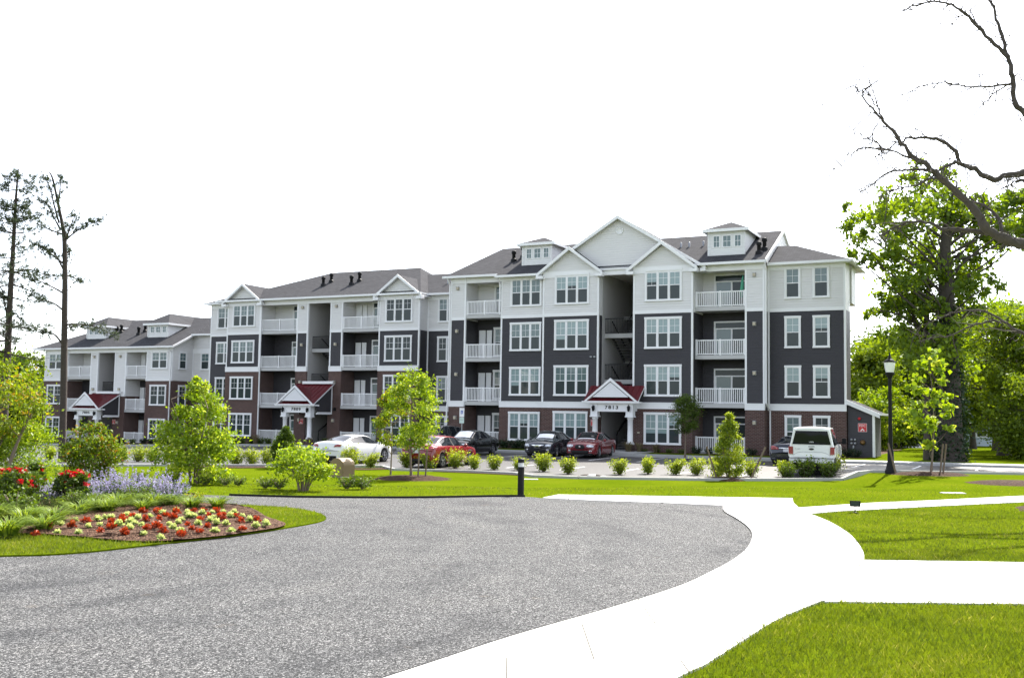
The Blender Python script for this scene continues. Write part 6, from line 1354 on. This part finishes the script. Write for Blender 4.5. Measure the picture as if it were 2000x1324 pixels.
# dark condenser unit
q = gz(71, 98); m = MB(); m.box(-.45, .45, -.4, .4, 0, .95); 
for i in range(8): m.box(-.46, .46, -.415, -.40, .1+.1*i, .15+.1*i)
m.box(-.35, .35, -.3, .3, .95, 1.0); o = m.build('condenser_unit', M_BLACK, None, q); tag(o, 'dark air conditioning unit beside the far building corner', 'condenser')
# planting at the foot of the buildings
PF = [make_shrub(131, .9, .6, 620, .09, LF_DARK, 'dark foundation shrub', 'foundation shrubs along the buildings'), make_shrub(132, .9, .55, 620, .08, LF_MID, 'green foundation shrub', 'foundation shrubs along the buildings')]
GR = [strappy(133, .45, .75, 170, LF_BROWNG, 'straw coloured grass', 'straw coloured grasses by the porches', 'ornamental_grass', .010)]
FD = []
def fnd(u, v, s, lab, protos=PF, k=None):
    x, y = P2(u, v); kk = RND.randrange(len(protos)) if k is None else k; o = protos[kk] if (id(protos), kk) not in used else copy_tree(protos[kk]); used.add((id(protos), kk)); zz = float(zt(*P2(u, -5)))+.17
    o.location = (x, y, zz); o.scale = (s, s, s); o.rotation_euler = (0, 0, RND.uniform(0, 6.28)); o['label'] = lab
LB = 'dark foundation shrub against the brick under the windows left of porch 7813'
for u in np.arange(-31.6, -25.2, .75): fnd(u, -1.2-.5*RND.random(), 1.15*RND.uniform(.9, 1.2), LB, k=0)
for u in np.arange(-21.2, -18.4, .8): fnd(u, -1.1, .6*RND.uniform(.9, 1.1), 'small foundation shrub under the window right of porch 7813', k=1)
for u in np.arange(-17.9, -14, .85): fnd(u, -.9, .8*RND.uniform(.8, 1.2), 'foundation shrub in front of the right ground balcony of the nearest building', k=0)
for u in (-9.3, -8.7): fnd(u, .1, 1.0, 'dark foundation shrub at the foot of the lean-to', k=0)
for u in np.arange(-61, -53, 1.0): fnd(u, 2.6+.5*RND.random(), RND.uniform(.8, 1.2), 'foundation shrub along the left brick bay of building 7809')
for u in np.arange(-48.5, -39, 1.0): fnd(u, 2.6+.5*RND.random(), RND.uniform(.8, 1.2), 'foundation shrub along the right part of building 7809')
for u in np.arange(-84, -64, 1.1): fnd(u, 4.2+.4*RND.random(), RND.uniform(.8, 1.2), 'foundation shrub along the farthest building')
for i, (u, v, s, lab) in enumerate([(-21.9, -2.0, 1.1, 'straw coloured grass tuft at the right porch column of 7813'), (-21.3, -1.7, 1.0, 'straw coloured grass tuft second from the right porch column of 7813'), (-20.3, -1.5, .9, 'straw coloured grass tuft nearest the window right of porch 7813'), (-54.4, 1.5, 1.2, 'straw coloured grass tuft left of porch 7809'), (-51.2, 1.0, 1.1, 'straw coloured grass tuft between the columns of porch 7809'), (-48.9, 1.2, 1.0, 'straw coloured grass tuft right of porch 7809')]): fnd(u, v, s, lab, GR, 0)

# ------------------------------------------------------------------ grass blades on the lawns (what nobody could count)
def inside(P, poly):
    x, y = P[:, 0], P[:, 1]; c = np.zeros(len(P), bool); q = np.array([(p[0], p[1]) for p in poly]); j = len(q)-1
    for i in range(len(q)):
        yi, yj = q[i, 1], q[j, 1]; k = (yi > y) != (yj > y); xx = (q[j, 0]-q[i, 0])*(y-yi)/(yj-yi+1e-12)+q[i, 0]; c ^= k & (x < xx); j = i
    return c
def grass():
    rng = np.random.default_rng(3); allV = []; allF = []; lv = []; off = 0
    for y0, y1, dens, hgt, wd in ((7.6, 11.5, 2300, .060, .0055), (11.5, 17, 1500, .055, .008), (17, 25, 600, .045, .012), (25, 36, 200, .032, .02)):
        xm = .56*y1; n = int(dens*(y1-y0)*2*xm); P = np.stack([rng.uniform(-xm, xm, n), rng.uniform(y0, y1, n)], 1); P = P[np.abs(P[:, 0]) < .53*P[:, 1]+.3]
        isl = inside(P, ISL); bad = inside(P, PATH) | inside(P, SIDE) | inside(P, PAVER) | inside(P, LOT) | inside(P, BED) | (inside(P, GRAVEL) & ~isl); P = P[~bad]; isl = isl[~bad]
        # patchy growth
        g = .5*np.sin(P[:, 0]*2.1+1.3*np.sin(P[:, 1]*1.7))*np.sin(P[:, 1]*1.4+P[:, 0]*.6)+.5*np.sin(P[:, 0]*5.3+2*np.sin(P[:, 1]*3.1))*np.sin(P[:, 1]*4.4-P[:, 0]*1.9); keep = rng.uniform(0, 1, len(P)) < (.78+.22*g)*np.clip((36-P[:, 1])/12, 0, 1); P = P[keep]; isl = isl[keep]; g = g[keep]; n = len(P)
        z = np.where(isl, .03, zt(P[:, 0], P[:, 1])); a = rng.uniform(0, 6.28, n); h = hgt*rng.uniform(.5, 1.25, n); ln = h*rng.uniform(.1, .8, n); s = np.stack([np.cos(a), np.sin(a), 0*a], 1); b = rng.uniform(0, 6.28, n); d = np.stack([np.cos(b)*ln, np.sin(b)*ln, h], 1); B = np.stack([P[:, 0], P[:, 1], z-.004], 1); w_ = (wd*rng.uniform(.6, 1.3, n)/2)[:, None]
        m_ = B+d*np.array([.35, .35, .6]); V = np.stack([B-s*w_, B+s*w_, m_+s*w_*.8, B+d], 1).reshape(-1, 3); i = np.arange(n)*4+off; allV.append(V); allF.append(np.stack([i, i+1, i+2, i+3], 1)); off += 4*n; lv.append(np.clip(rng.normal(.42+.34*g, .20, n), 0, 1))
    me = np_mesh('grass', np.concatenate(allV), np.concatenate(allF), LF_GRASS, attr=np.concatenate(lv)); tag(link('grass', me), kind='stuff')
LF_GRASS = leafmat('grass_blade', (.046, .078, .003), (.185, .232, .012), .40, (1.2, 1.15, .45), c3=(.32, .31, .09))
grass()
